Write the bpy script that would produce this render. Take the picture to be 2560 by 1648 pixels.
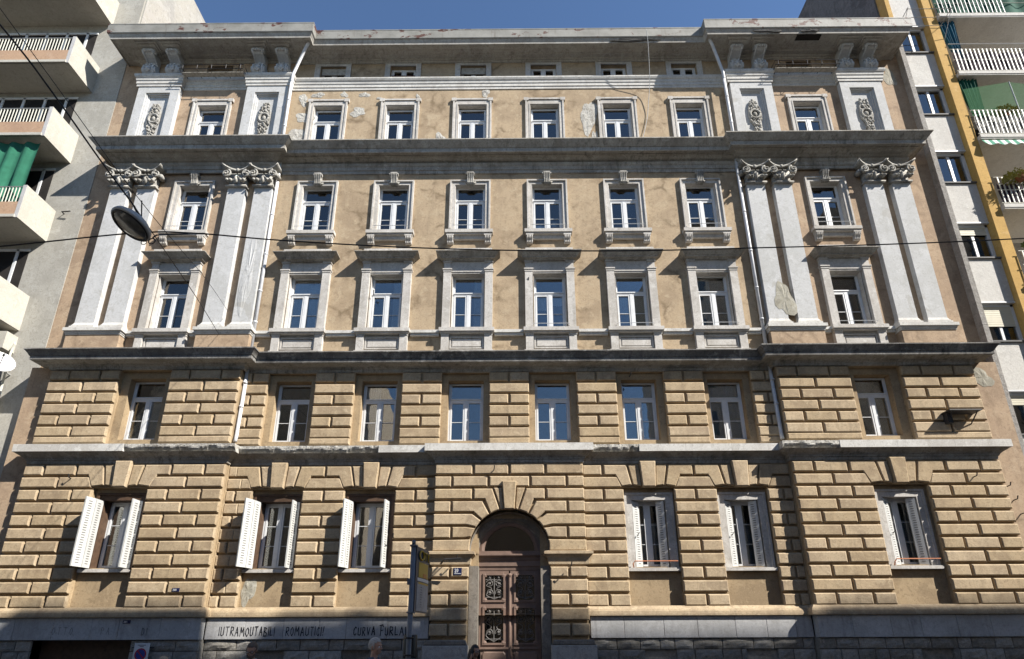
import bpy, bmesh, math, random
from mathutils import Vector, Matrix
random.seed(7)
R = math.radians
S = bpy.context.scene
COL = S.collection
for o in list(bpy.data.objects): bpy.data.objects.remove(o)

# ------------------------------------------------------------------ camera, sky, sun, exposure
PITCH, YAW, ROLL = R(17.7518), R(-0.2302), R(-0.2249)
CAM = Vector((1.2103, -17.3194, 1.6))
FPX, CYPX = 1374.49, 1150.0
cd = bpy.data.cameras.new('camera'); cam = bpy.data.objects.new('camera', cd); COL.objects.link(cam)
cd.sensor_width = 36.0; cd.lens = FPX/2560*36.0; cd.shift_y = (CYPX-824)/2560; cd.clip_end = 3000; cd.clip_start = .05
fw = Vector((math.sin(YAW)*math.cos(PITCH), math.cos(YAW)*math.cos(PITCH), math.sin(PITCH)))
rt = Vector((math.cos(YAW), -math.sin(YAW), 0)); up = rt.cross(fw)
rt2 = math.cos(ROLL)*rt+math.sin(ROLL)*up; up2 = -math.sin(ROLL)*rt+math.cos(ROLL)*up
cam.matrix_world = Matrix(((rt2.x, up2.x, -fw.x, CAM.x), (rt2.y, up2.y, -fw.y, CAM.y), (rt2.z, up2.z, -fw.z, CAM.z), (0, 0, 0, 1)))
S.camera = cam
SUN = Vector((1.75, -1.0, 1.75)).normalized()          # towards the sun
EL = math.asin(SUN.z); AZ = math.atan2(SUN.x, SUN.y)
w = bpy.data.worlds.new('World'); S.world = w; w.use_nodes = True
nt = w.node_tree; bg = nt.nodes['Background']
sky = nt.nodes.new('ShaderNodeTexSky'); sky.sky_type = 'NISHITA'; sky.sun_disc = False
sky.sun_elevation = EL; sky.sun_rotation = AZ; sky.air_density = 1.0; sky.dust_density = 0; sky.ozone_density = 5
nt.links.new(sky.outputs[0], bg.inputs[0]); bg.inputs[1].default_value = .08
sl = bpy.data.lights.new('sun', 'SUN'); sl.energy = 5.0; sl.angle = R(.55); sl.color = (1, .955, .885)
so = bpy.data.objects.new('sun', sl); COL.objects.link(so); so.rotation_euler = SUN.to_track_quat('Z', 'Y').to_euler()
S.render.engine = 'CYCLES'; S.cycles.max_bounces = 6; S.cycles.transparent_max_bounces = 12
S.cycles.caustics_reflective = False; S.cycles.caustics_refractive = False
S.view_settings.view_transform = 'Standard'; S.view_settings.look = 'None'; S.view_settings.gamma = 1
S.view_settings.exposure = 1.12

# ------------------------------------------------------------------ materials
def newmat(name):
    m = bpy.data.materials.new(name); m.use_nodes = True
    n = m.node_tree.nodes; b = n['Principled BSDF']; return m, m.node_tree, n, b
def noise(nt, vec, scale, detail=4, rough=.6, dist=0.0):
    t = nt.nodes.new('ShaderNodeTexNoise'); t.inputs['Scale'].default_value = scale
    t.inputs['Detail'].default_value = detail; t.inputs['Roughness'].default_value = rough; t.inputs['Distortion'].default_value = dist
    if vec: nt.links.new(vec, t.inputs['Vector'])
    return t.outputs['Fac']
def ramp(nt, fac, a, b, ca=0., cb=1.):
    r = nt.nodes.new('ShaderNodeMapRange'); r.inputs[1].default_value = a; r.inputs[2].default_value = b
    r.inputs[3].default_value = ca; r.inputs[4].default_value = cb; nt.links.new(fac, r.inputs[0]); return r.outputs[0]
def mixc(nt, fac, a, b, mode='MIX'):
    m = nt.nodes.new('ShaderNodeMix'); m.data_type = 'RGBA'; m.blend_type = mode; m.clamp_factor = True
    if hasattr(fac, 'links'): nt.links.new(fac, m.inputs[0])
    else: m.inputs[0].default_value = fac
    for s, v in ((m.inputs[6], a), (m.inputs[7], b)):
        if hasattr(v, 'links'): nt.links.new(v, s)
        else: s.default_value = (*v, 1) if len(v) == 3 else v
    return m.outputs[2]
def mulv(nt, a, b):
    m = nt.nodes.new('ShaderNodeMath'); m.operation = 'MULTIPLY'
    for s, v in ((m.inputs[0], a), (m.inputs[1], b)):
        if hasattr(v, 'links'): nt.links.new(v, s)
        else: s.default_value = v
    return m.outputs[0]
def posvec(nt, sc=(1, 1, 1)):
    g = nt.nodes.new('ShaderNodeNewGeometry')
    if sc == (1, 1, 1): return g.outputs['Position']
    m = nt.nodes.new('ShaderNodeMapping'); m.inputs['Scale'].default_value = sc; nt.links.new(g.outputs['Position'], m.inputs['Vector'])
    return m.outputs[0]
def bump(nt, b, fac, strength, dist=.02):
    n = nt.nodes.new('ShaderNodeBump'); n.inputs['Strength'].default_value = strength; n.inputs['Distance'].default_value = dist
    nt.links.new(fac, n.inputs['Height']); nt.links.new(n.outputs[0], b.inputs['Normal'])
def masonry(name, base, dark, light, streak=.0, streakcol=(.05, .045, .04), grain=.35, rough=.92, rnd=.0, vein=0., blot=1.0, patch=0.):
    """plaster or stone: broad blotches, run-off streaks, grain"""
    m, nt, n, b = newmat(name); p = posvec(nt)
    if rnd:
        oi = nt.nodes.new('ShaderNodeObjectInfo'); sc_ = nt.nodes.new('ShaderNodeMath'); sc_.operation = 'MULTIPLY'; sc_.inputs[1].default_value = 60; nt.links.new(oi.outputs['Random'], sc_.inputs[0])
        av = nt.nodes.new('ShaderNodeVectorMath'); av.operation = 'ADD'; nt.links.new(p, av.inputs[0]); nt.links.new(sc_.outputs[0], av.inputs[1]); p = av.outputs[0]
    big = noise(nt, p, .55*blot, 5, .62, .6); mid = noise(nt, p, 2.6*blot, 6, .68, .4); fine = noise(nt, p, 38, 4, .7)
    c = mixc(nt, ramp(nt, big, .47, .60, 0, .8), base, dark)
    c = mixc(nt, ramp(nt, mid, .53, .62, 0, .8), c, light)
    c = mixc(nt, ramp(nt, noise(nt, p, 5.5*blot, 6, .74, 1.4), .53, .60, 0, .6), c, (dark[0]*.85, dark[1]*.84, dark[2]*.82))
    c = mixc(nt, ramp(nt, noise(nt, p, 17, 5, .75, .6), .52, .64, 0, .5), c, (dark[0]*.8, dark[1]*.78, dark[2]*.75))
    c = mixc(nt, ramp(nt, noise(nt, p, 24, 4, .7, .3), .56, .70, 0, .5), c, (min(1, light[0]*1.12), min(1, light[1]*1.12), min(1, light[2]*1.12)))
    if vein:
        v = nt.nodes.new('ShaderNodeTexVoronoi'); v.feature = 'DISTANCE_TO_EDGE'; v.inputs['Scale'].default_value = .75
        mp = nt.nodes.new('ShaderNodeVectorMath'); mp.operation = 'ADD'
        wn = nt.nodes.new('ShaderNodeTexNoise'); wn.inputs['Scale'].default_value = 1.3; wn.inputs['Detail'].default_value = 5
        nt.links.new(p, wn.inputs['Vector']); nt.links.new(p, mp.inputs[0]); nt.links.new(wn.outputs['Color'], mp.inputs[1])
        nt.links.new(mp.outputs[0], v.inputs['Vector'])
        line = ramp(nt, v.outputs['Distance'], .0, .10, 1, 0)
        gate = ramp(nt, noise(nt, p, .8, 4, .7), .46, .60)
        c = mixc(nt, mulv(nt, mulv(nt, line, gate), vein), c, (dark[0]*.5, dark[1]*.47, dark[2]*.42))
    if patch:
        g = mulv(nt, ramp(nt, noise(nt, p, .8, 4, .55, 1.5), .63, .66), patch)
        c = mixc(nt, g, c, (.36, .345, .31))
    if streak:
        s = noise(nt, posvec(nt, (5.5, 5.5, .55)), 1, 5, .7)
        g = mulv(nt, ramp(nt, s, .5, .72), ramp(nt, noise(nt, p, .7, 4), .36, .6))
        c = mixc(nt, mulv(nt, g, streak), c, streakcol)
    c = mixc(nt, mulv(nt, ramp(nt, fine, .3, .75), .22), c, (base[0]*.6, base[1]*.6, base[2]*.6))
    if rnd:
        oi = nt.nodes.new('ShaderNodeObjectInfo'); h = nt.nodes.new('ShaderNodeHueSaturation')
        nt.links.new(ramp(nt, oi.outputs['Random'], 0, 1, 1-rnd, 1+rnd), h.inputs['Value'])
        nt.links.new(ramp(nt, oi.outputs['Random'], 1, 0, 1-rnd*.8, 1+rnd*.6), h.inputs['Saturation'])
        nt.links.new(c, h.inputs['Color']); c = h.outputs[0]
    nt.links.new(c, b.inputs['Base Color']); b.inputs['Roughness'].default_value = rough; b.inputs['Specular IOR Level'].default_value = .2
    a = nt.nodes.new('ShaderNodeMath'); a.operation = 'ADD'; nt.links.new(mid, a.inputs[0]); nt.links.new(mulv(nt, fine, .5), a.inputs[1])
    bump(nt, b, a.outputs[0], grain, .025)
    return m
def plain(name, col, rough=.6, spec=.35, var=.25, scale=4., metal=0., grain=.0):
    m, nt, n, b = newmat(name); p = posvec(nt)
    f = noise(nt, p, scale, 5, .65, .3)
    c = mixc(nt, ramp(nt, f, .42, .7), col, tuple(v*(1-var) for v in col))
    nt.links.new(c, b.inputs['Base Color']); b.inputs['Roughness'].default_value = rough
    b.inputs['Specular IOR Level'].default_value = spec; b.inputs['Metallic'].default_value = metal
    if grain: bump(nt, b, noise(nt, p, 60, 3), grain, .01)
    return m
M = {}
M['block'] = masonry('ochre_block_render', (.435, .335, .215), (.295, .222, .145), (.465, .37, .245), streak=.5, streakcol=(.15, .115, .08), grain=.45, rnd=.07, blot=1.6)
M['wall'] = masonry('ochre_wall_plaster', (.415, .32, .212), (.305, .23, .152), (.445, .355, .242), streak=.35, streakcol=(.16, .12, .085), grain=.35, vein=.85)
M['wallp'] = masonry('pinkish_wall_plaster', (.40, .295, .20), (.29, .21, .145), (.43, .33, .23), streak=.4, streakcol=(.16, .12, .09), grain=.35, vein=.5)
M['joint'] = masonry('joint_plaster', (.36, .27, .165), (.25, .185, .115), (.385, .295, .185), grain=.25)
M['cement'] = masonry('grey_cement_patch', (.36, .34, .28), (.27, .25, .2), (.44, .42, .36), grain=.5)
M['white'] = masonry('white_painted_stone', (.56, .545, .51), (.42, .40, .37), (.62, .61, .575), streak=.35, streakcol=(.25, .23, .2), grain=.22)
M['pilaster'] = masonry('pilaster_paint', (.50, .50, .495), (.43, .43, .415), (.55, .55, .545), streak=.25, streakcol=(.3, .29, .26), grain=.25, patch=.55)
M['trim'] = masonry('window_trim_stone', (.51, .485, .45), (.38, .355, .32), (.57, .55, .515), streak=.45, streakcol=(.22, .2, .17), grain=.25)
M['cornice'] = masonry('weathered_cornice_stone', (.36, .34, .3), (.24, .22, .19), (.45, .43, .39), streak=.85, streakcol=(.04, .037, .033), grain=.35)
M['blackcorn'] = masonry('blackened_cornice_stone', (.20, .19, .175), (.1, .095, .09), (.33, .32, .3), streak=.9, streakcol=(.02, .02, .02), grain=.5)
M['eave'] = masonry('eave_paint', (.42, .40, .36), (.3, .28, .25), (.46, .45, .42), streak=.55, streakcol=(.07, .06, .05), grain=.25)
M['capital'] = masonry('carved_capital_stone', (.38, .365, .33), (.17, .16, .14), (.47, .455, .42), streak=.6, streakcol=(.08, .075, .065), grain=.5, blot=3)
M['slab'] = masonry('grey_plinth_slab', (.45, .445, .44), (.36, .355, .345), (.5, .495, .485), streak=.5, streakcol=(.09, .085, .08), grain=.25, rnd=.05)
M['stone'] = masonry('rough_plinth_stone', (.30, .28, .245), (.19, .175, .15), (.37, .35, .315), grain=1.0, rnd=.22, blot=4)
M['bush'] = masonry('bush_hammered_stone', (.44, .42, .39), (.3, .285, .26), (.48, .46, .43), grain=1.0, blot=9)
M['bare'] = masonry('bare_broken_plaster', (.50, .48, .43), (.25, .23, .2), (.58, .56, .52), grain=1.0, blot=5)
M['bareblack'] = masonry('black_mortar_repair', (.075, .072, .07), (.05, .05, .048), (.11, .105, .1), grain=.4)
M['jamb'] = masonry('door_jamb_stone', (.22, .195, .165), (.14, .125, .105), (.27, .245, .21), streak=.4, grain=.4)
M['frame'] = plain('white_window_frame', (.62, .63, .635), .4, .4, .12)
M['shutter'] = plain('white_shutter_paint', (.50, .50, .48), .45, .35, .1)
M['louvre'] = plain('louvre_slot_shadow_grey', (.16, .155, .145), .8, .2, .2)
M['oldwood'] = plain('grey_weathered_wood', (.38, .36, .32), .8, .2, .45, 9)
M['brownwood'] = plain('dark_brown_wood', (.09, .055, .035), .6, .3, .4, 8)
M['door'] = plain('dusty_pink_door_paint', (.20, .137, .108), .5, .3, .28, 3)
M['iron'] = plain('dark_wrought_iron', (.03, .028, .028), .55, .4, .3)
M['grille'] = plain('worn_grille_iron', (.16, .15, .14), .5, .4, .3)
M['wire'] = plain('black_cable', (.02, .02, .022), .6, .3, .2)
M['pipe'] = plain('painted_downpipe', (.58, .585, .6), .45, .4, .2)
M['gutter'] = None
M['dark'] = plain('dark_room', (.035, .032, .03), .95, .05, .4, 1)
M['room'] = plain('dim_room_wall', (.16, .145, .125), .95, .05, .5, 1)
M['curtain'] = plain('sheer_white_curtain', (.42, .43, .43), .9, .1, .2, 3)
M['blind'] = plain('white_roller_blind', (.68, .7, .72), .8, .1, .08, 3)
M['lred'] = plain('old_red_board', (.11, .05, .04), .8, .15, .4)
# left modern building
M['lwall'] = masonry('left_rough_render', (.37, .355, .315), (.30, .285, .25), (.41, .395, .355), streak=.3, streakcol=(.2, .19, .17), grain=.35)
M['lbalc'] = masonry('balcony_cream_paint', (.46, .44, .385), (.41, .39, .335), (.49, .47, .42), grain=.22, blot=2)
M['lsoff'] = masonry('balcony_soffit_paint', (.44, .42, .365), (.38, .36, .31), (.48, .46, .41), grain=.1)
M['lpeach'] = masonry('peach_balcony_panel', (.43, .285, .185), (.37, .24, .16), (.46, .32, .22), grain=.15)
M['rail'] = plain('cream_railing_paint', (.66, .65, .56), .5, .3, .15)
M['railgrey'] = plain('grey_railing_paint', (.33, .33, .32), .5, .3, .2)
M['sillgrey'] = plain('dark_stone_sill', (.12, .115, .11), .7, .2, .2)
M['towel'] = plain('dark_purple_cloth', (.05, .035, .05), .9, .1, .5, 1.5)
M['green'] = plain('green_canvas', (.032, .15, .092), .85, .15, .25, 2)
M['teal'] = plain('blue_green_canvas', (.02, .10, .15), .85, .15, .4, 2)
M['dgreen'] = plain('dark_green_canvas', (.012, .085, .055), .85, .15, .4, 2)
M['zinc'] = masonry('patched_party_wall', (.36, .345, .30), (.29, .285, .265), (.40, .39, .355), grain=.5, blot=.8, patch=.8)
# right modern building
M['rpanel'] = masonry('right_white_panel', (.58, .56, .52), (.5, .48, .445), (.62, .605, .565), grain=.5, blot=2)
M['rside'] = masonry('right_grey_recess', (.46, .45, .44), (.4, .39, .38), (.5, .49, .48), grain=.3)
M['ryellow'] = masonry('mustard_pier_paint', (.52, .33, .105), (.45, .28, .09), (.55, .37, .15), grain=.25)
M['conc'] = masonry('aggregate_concrete_strip', (.33, .31, .285), (.22, .205, .185), (.38, .36, .33), grain=1.0, blot=6)
M['rdark'] = masonry('dark_party_wall', (.16, .155, .15), (.09, .085, .08), (.2, .19, .18), streak=.6, grain=.5)
M['oppwall'] = masonry('opposite_house_wall', (.45, .40, .33), (.4, .35, .29), (.48, .43, .36), grain=.2)
M['roller'] = plain('cream_roller_shutter', (.60, .56, .44), .6, .2, .1)
M['leaf'] = plain('plant_leaf', (.085, .14, .035), .6, .3, .5, 9)
M['leafdry'] = plain('yellowing_leaf', (.25, .24, .06), .6, .3, .5, 9)
M['pot'] = plain('terracotta', (.25, .1, .05), .8, .2, .3)
# street
M['asphalt'] = masonry('asphalt', (.05, .05, .052), (.035, .035, .036), (.07, .07, .07), grain=.6, blot=2)
M['paving'] = masonry('stone_paving', (.36, .35, .33), (.28, .27, .25), (.4, .39, .37), grain=.3, blot=2)
M['skin'] = plain('skin', (.42, .25, .18), .55, .35, .12, 6)
M['hairgrey'] = plain('grey_hair', (.42, .40, .37), .75, .25, .35, 60)
M['hairblack'] = plain('black_hair', (.012, .010, .010), .55, .4, .3, 60)
M['hairfair'] = plain('fair_hair', (.42, .34, .24), .75, .25, .35, 60)
M['hairbrown'] = plain('greying_brown_hair', (.13, .10, .08), .75, .25, .4, 60)
M['shirt'] = plain('grey_blue_polo', (.10, .115, .15), .9, .1, .25, 5)
M['shirtblue'] = plain('light_blue_shirt', (.17, .23, .42), .85, .15, .1, 5)
M['suit'] = plain('dark_jacket', (.012, .012, .016), .85, .15, .2, 5)
M['trouser'] = plain('dark_trousers', (.03, .032, .04), .9, .1, .2, 5)
M['coat'] = plain('black_top', (.015, .012, .014), .9, .1, .3, 5)
M['shoe'] = plain('black_shoes', (.015, .013, .012), .4, .4, .2, 5)
M['spec'] = plain('glasses_frame', (.01, .01, .01), .3, .5, .1)
M['polemetal'] = plain('grey_pole_paint', (.12, .14, .17), .45, .4, .2)
M['signdark'] = plain('dark_blue_sign', (.025, .045, .075), .35, .4, .15)
M['signyellow'] = plain('yellow_sign', (.52, .33, .03), .4, .4, .15)
M['signorange'] = plain('orange_sign', (.5, .18, .02), .4, .4, .15)
M['signwhite'] = plain('white_sign', (.62, .63, .64), .35, .4, .12)
M['signgrey'] = plain('pale_timetable_sheet', (.33, .35, .38), .4, .4, .3, 12)
M['blue'] = plain('traffic_blue', (.02, .045, .25), .35, .4, .1)
M['red'] = plain('traffic_red', (.35, .02, .03), .35, .4, .1)
M['plate'] = plain('navy_enamel', (.012, .017, .06), .25, .5, .1)
M['black'] = plain('black_plastic', (.012, .012, .012), .45, .4, .2)
M['paint'] = plain('black_spray_paint', (.018, .018, .024), .8, .2, .2, 20)
M['faint'] = plain('faded_lettering', (.23, .225, .22), .95, .1, .5, 14)
M['lampgrey'] = plain('lamp_housing', (.40, .40, .38), .5, .4, .15)
M['lens'] = plain('dusty_lamp_lens', (.16, .15, .125), .12, .5, .55, 7)
M['copper'] = plain('copper_orange_rail', (.45, .17, .08), .5, .4, .2)
M['dishw'] = plain('white_dish', (.7, .7, .68), .5, .3, .08)

def gutter_mat():
    m, nt, n, b = newmat('rusting_gutter_paint'); p = posvec(nt)
    c = mixc(nt, ramp(nt, noise(nt, p, 1.2, 5), .4, .65), (.27, .262, .235), (.19, .183, .16))
    c = mixc(nt, ramp(nt, noise(nt, posvec(nt, (1, 1, 1.6)), 1.5, 6, .66, .4), .565, .60, 0, 1), c, (.085, .03, .018))
    c = mixc(nt, ramp(nt, noise(nt, posvec(nt, (7, 7, .6)), 1, 4), .6, .72, 0, .6), c, (.12, .09, .07))
    nt.links.new(c, b.inputs['Base Color']); b.inputs['Roughness'].default_value = .7; bump(nt, b, noise(nt, p, 9, 5), .3, .02)
    return m
M['gutter'] = gutter_mat()
def glass_mat(name, tint=(.8, .85, .88), ior=1.52):
    m, nt, n, b = newmat(name); n.remove(b); out = n['Material Output']
    fr = n.new('ShaderNodeFresnel'); fr.inputs[0].default_value = ior
    gl = n.new('ShaderNodeBsdfGlossy'); gl.inputs['Roughness'].default_value = .015; gl.inputs['Color'].default_value = (.98, .93, .86, 1)
    tr = n.new('ShaderNodeBsdfTransparent'); tr.inputs[0].default_value = (*tint, 1)
    mx = n.new('ShaderNodeMixShader'); nt.links.new(ramp(nt, fr.outputs[0], 0, .5, .05, 1.), mx.inputs[0])
    nt.links.new(tr.outputs[0], mx.inputs[1]); nt.links.new(gl.outputs[0], mx.inputs[2]); nt.links.new(mx.outputs[0], out.inputs[0])
    bn = n.new('ShaderNodeBump'); bn.inputs['Strength'].default_value = .06; bn.inputs['Distance'].default_value = .02
    nt.links.new(noise(nt, posvec(nt), 1.6, 2), bn.inputs['Height']); nt.links.new(bn.outputs[0], gl.inputs['Normal']); nt.links.new(bn.outputs[0], fr.inputs['Normal'])
    return m
M['glass'] = glass_mat('window_glass')
M['glassdark'] = glass_mat('dusty_dark_glass', (.35, .37, .38))
def net_mat():
    m, nt, n, b = newmat('green_netting'); n.remove(b); out = n['Material Output']
    df = n.new('ShaderNodeBsdfDiffuse'); df.inputs[0].default_value = (.09, .2, .11, 1)
    tr = n.new('ShaderNodeBsdfTransparent'); mx = n.new('ShaderNodeMixShader'); mx.inputs[0].default_value = .45
    nt.links.new(tr.outputs[0], mx.inputs[1]); nt.links.new(df.outputs[0], mx.inputs[2]); nt.links.new(mx.outputs[0], out.inputs[0]); return m
M['net'] = net_mat()
def stripe_mat():
    m, nt, n, b = newmat('green_white_stripes'); g = n.new('ShaderNodeNewGeometry'); x = n.new('ShaderNodeSeparateXYZ'); nt.links.new(g.outputs['Position'], x.inputs[0])
    s = n.new('ShaderNodeMath'); s.operation = 'PINGPONG'; nt.links.new(x.outputs[0], s.inputs[0]); s.inputs[1].default_value = .16
    nt.links.new(mixc(nt, ramp(nt, s.outputs[0], .07, .09), (.03, .2, .12), (.6, .62, .58)), b.inputs['Base Color']); b.inputs['Roughness'].default_value = .9; return m
M['stripes'] = stripe_mat()

# ------------------------------------------------------------------ mesh building helpers
def tag(o, label=None, cat=None, group=None, kind=None):
    if label: o['label'] = label
    if cat: o['category'] = cat
    if group: o['group'] = group
    if kind: o['kind'] = kind
    return o
WL = {}
def setparent(o, p):
    o.parent = p; o.matrix_parent_inverse = Matrix.Translation(-WL[p.name])
def empty(name, loc, label, cat, group=None):
    o = bpy.data.objects.new(name, None); COL.objects.link(o); o.location = loc; WL[o.name] = Vector(loc); o.empty_display_size = .3
    return tag(o, label, cat, group)
def link(name, me, mat, parent, loc):
    o = bpy.data.objects.new(name, me); COL.objects.link(o); o.location = loc; WL[o.name] = Vector(loc)
    if mat is not None and not me.materials: me.materials.append(mat)
    if parent is not None: setparent(o, parent)
    return o
class MB:
    def __init__(s): s.v = []; s.f = []; s.mi = []; s.cur = 0
    def add(s, vs, fs):
        k = len(s.v); s.v += [tuple(p) for p in vs]; s.f += [tuple(i+k for i in f) for f in fs]; s.mi += [s.cur]*len(fs); return s
    def box(s, x0, x1, y0, y1, z0, z1):
        return s.add([(x0, y0, z0), (x1, y0, z0), (x1, y1, z0), (x0, y1, z0), (x0, y0, z1), (x1, y0, z1), (x1, y1, z1), (x0, y1, z1)],
                     [(0, 3, 2, 1), (4, 5, 6, 7), (0, 1, 5, 4), (1, 2, 6, 5), (2, 3, 7, 6), (3, 0, 4, 7)])
    def obox(s, c, ax, ay, az):
        """box from centre and three half axis vectors"""
        c, ax, ay, az = map(Vector, (c, ax, ay, az)); vs = []
        for k in (-1, 1):
            for i, j in ((-1, -1), (1, -1), (1, 1), (-1, 1)): vs.append(c+ax*i+ay*j+az*k)
        return s.add(vs, [(0, 3, 2, 1), (4, 5, 6, 7), (0, 1, 5, 4), (1, 2, 6, 5), (2, 3, 7, 6), (3, 0, 4, 7)])
    def quad(s, a, b, c, d): return s.add([a, b, c, d], [(0, 1, 2, 3)])
    def prism_xz(s, poly, yb, yf, bev=0.0):
        """polygon in XZ (counter-clockwise seen from the street) from yb (back) to yf (front, smaller y)"""
        n = len(poly); ar = sum(poly[i][0]*poly[(i+1) % n][1]-poly[(i+1) % n][0]*poly[i][1] for i in range(n))
        if ar < 0: poly = poly[::-1]
        rings = [[(x, yb, z) for x, z in poly]]
        if bev > 0:
            rings.append([(x, yf+bev*.8, z) for x, z in poly]); q = []
            for i in range(n):
                p0, p1, p2 = Vector(poly[i-1]), Vector(poly[i]), Vector(poly[(i+1) % n])
                d1 = (p1-p0).normalized(); d2 = (p2-p1).normalized(); n1 = Vector((-d1.y, d1.x)); n2 = Vector((-d2.y, d2.x))
                m = n1+n2; k = max(.35, m.dot(n1)); q.append(p1+m*(bev/k))
            rings.append([(x, yf, z) for x, z in q])
        else: rings.append([(x, yf, z) for x, z in poly])
        vs = [p for r in rings for p in r]; fs = []
        for r in range(len(rings)-1):
            for i in range(n):
                a, b = r*n+i, r*n+(i+1) % n; fs.append((a, b, b+n, a+n))
        fs.append(tuple((len(rings)-1)*n+i for i in range(n)))
        return s.add(vs, fs)
    def prism_yz(s, poly, x0, x1):
        n = len(poly); vs = [(x0, y, z) for y, z in poly]+[(x1, y, z) for y, z in poly]
        fs = [(i, (i+1) % n, (i+1) % n+n, i+n) for i in range(n)]+[tuple(range(n))[::-1], tuple(range(n, 2*n))]
        return s.add(vs, fs)
    def sweep(s, path, prof, caps=True):
        """profile (out, z) swept along a plan polyline; out is to the right-hand (street) side of the path direction -> normal (dy,-dx)"""
        P = [Vector(p) for p in path]; rings = []
        for i, p in enumerate(P):
            ns = []
            if i > 0: d = (P[i]-P[i-1]).normalized(); ns.append(Vector((d.y, -d.x)))
            if i < len(P)-1: d = (P[i+1]-P[i]).normalized(); ns.append(Vector((d.y, -d.x)))
            m = ns[0] if len(ns) == 1 else (ns[0]+ns[1])/(1+ns[0].dot(ns[1]))
            rings.append([(p.x+m.x*o, p.y+m.y*o, z) for o, z in prof])
        n = len(prof); vs = [v for r in rings for v in r]; fs = []
        for r in range(len(P)-1):
            for i in range(n-1): a = r*n+i; fs.append((a, a+1, a+1+n, a+n))
        if caps: fs.append(tuple(range(n))); fs.append(tuple((len(P)-1)*n+i for i in range(n))[::-1])
        return s.add(vs, fs)
    def tube(s, pts, r, n=8, cap=True):
        pts = [Vector(p) for p in pts]; rr = r if isinstance(r, (list, tuple)) else [r]*len(pts); rings = []; prev = None
        for i, p in enumerate(pts):
            t = (pts[min(i+1, len(pts)-1)]-pts[max(i-1, 0)])
            t = t.normalized() if t.length > 1e-9 else Vector((0, 0, 1))
            if prev is None: a = t.orthogonal().normalized()
            else:
                a = prev-t*prev.dot(t); a = a.normalized() if a.length > 1e-6 else t.orthogonal().normalized()
            prev = a; b = t.cross(a); rings.append([p+(a*math.cos(2*math.pi*k/n)+b*math.sin(2*math.pi*k/n))*rr[i] for k in range(n)])
        vs = [v for q in rings for v in q]; fs = []
        for i in range(len(pts)-1):
            for k in range(n): fs.append((i*n+k, i*n+(k+1) % n, (i+1)*n+(k+1) % n, (i+1)*n+k))
        if cap: fs += [tuple(range(n))[::-1], tuple((len(pts)-1)*n+k for k in range(n))]
        return s.add(vs, fs)
    def lathe(s, prof, c, axis=(0, 0, 1), n=16, ref=None):
        az = Vector(axis).normalized(); a = az.orthogonal().normalized() if ref is None else Vector(ref).normalized(); b = az.cross(a); c = Vector(c); vs = []; fs = []
        for r, h in prof:
            for k in range(n): t = 2*math.pi*k/n; vs.append(c+az*h+(a*math.cos(t)+b*math.sin(t))*r)
        for i in range(len(prof)-1):
            for k in range(n): fs.append((i*n+k, i*n+(k+1) % n, (i+1)*n+(k+1) % n, (i+1)*n+k))
        return s.add(vs, fs)
    def ball(s, c, r, n=8, m=5, rot=None):
        r = Vector(r) if not isinstance(r, (int, float)) else Vector((r, r, r)); vs = []; fs = []; c = Vector(c)
        for i in range(m+1):
            ph = math.pi*i/m
            for k in range(n):
                t = 2*math.pi*k/n; p = Vector((r.x*math.sin(ph)*math.cos(t), r.y*math.sin(ph)*math.sin(t), r.z*math.cos(ph)))
                if rot: p = rot @ p
                vs.append(c+p)
        for i in range(m):
            for k in range(n): fs.append((i*n+k, i*n+(k+1) % n, (i+1)*n+(k+1) % n, (i+1)*n+k))
        return s.add(vs, fs)
    def mesh(s, name, mats, smooth=False, center=None):
        me = bpy.data.meshes.new(name); vs = s.v
        if center is not None: vs = [(x-center[0], y-center[1], z-center[2]) for x, y, z in vs]
        me.from_pydata(vs, [], s.f)
        for m in (mats if isinstance(mats, (list, tuple)) else [mats]): me.materials.append(m)
        if any(s.mi): me.polygons.foreach_set('material_index', s.mi)
        if smooth: me.polygons.foreach_set('use_smooth', [True]*len(me.polygons))
        bm = bmesh.new(); bm.from_mesh(me); bmesh.ops.remove_doubles(bm, verts=bm.verts, dist=1e-5); bmesh.ops.recalc_face_normals(bm, faces=bm.faces) if s.recalc else None; bm.to_mesh(me); bm.free()
        me.update(); return me
    recalc = True
    def build(s, name, mats, parent=None, smooth=False):
        xs, ys, zs = zip(*s.v); c = ((min(xs)+max(xs))/2, (min(ys)+max(ys))/2, min(zs))
        return link(name, s.mesh(name, mats, smooth, c), None, parent, c)
def wall_open(mb, x0, x1, z0, z1, Y, ops, depth):
    xs = sorted({x0, x1, *[v for o in ops for v in o[:2]]}); zs = sorted({z0, z1, *[v for o in ops for v in o[2:4]]})
    for i in range(len(xs)-1):
        for j in range(len(zs)-1):
            a, b, c, d = xs[i], xs[i+1], zs[j], zs[j+1]; mx, mz = (a+b)/2, (c+d)/2
            if any(o[0] < mx < o[1] and o[2] < mz < o[3] for o in ops): continue
            mb.quad((a, Y, c), (b, Y, c), (b, Y, d), (a, Y, d))
    for a, b, c, d in ops:
        yb = Y+depth
        mb.quad((a, Y, c), (a, Y, d), (a, yb, d), (a, yb, c)); mb.quad((b, Y, d), (b, Y, c), (b, yb, c), (b, yb, d))
        mb.quad((a, Y, d), (b, Y, d), (b, yb, d), (a, yb, d)); mb.quad((b, Y, c), (a, Y, c), (a, yb, c), (b, yb, c))
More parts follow.
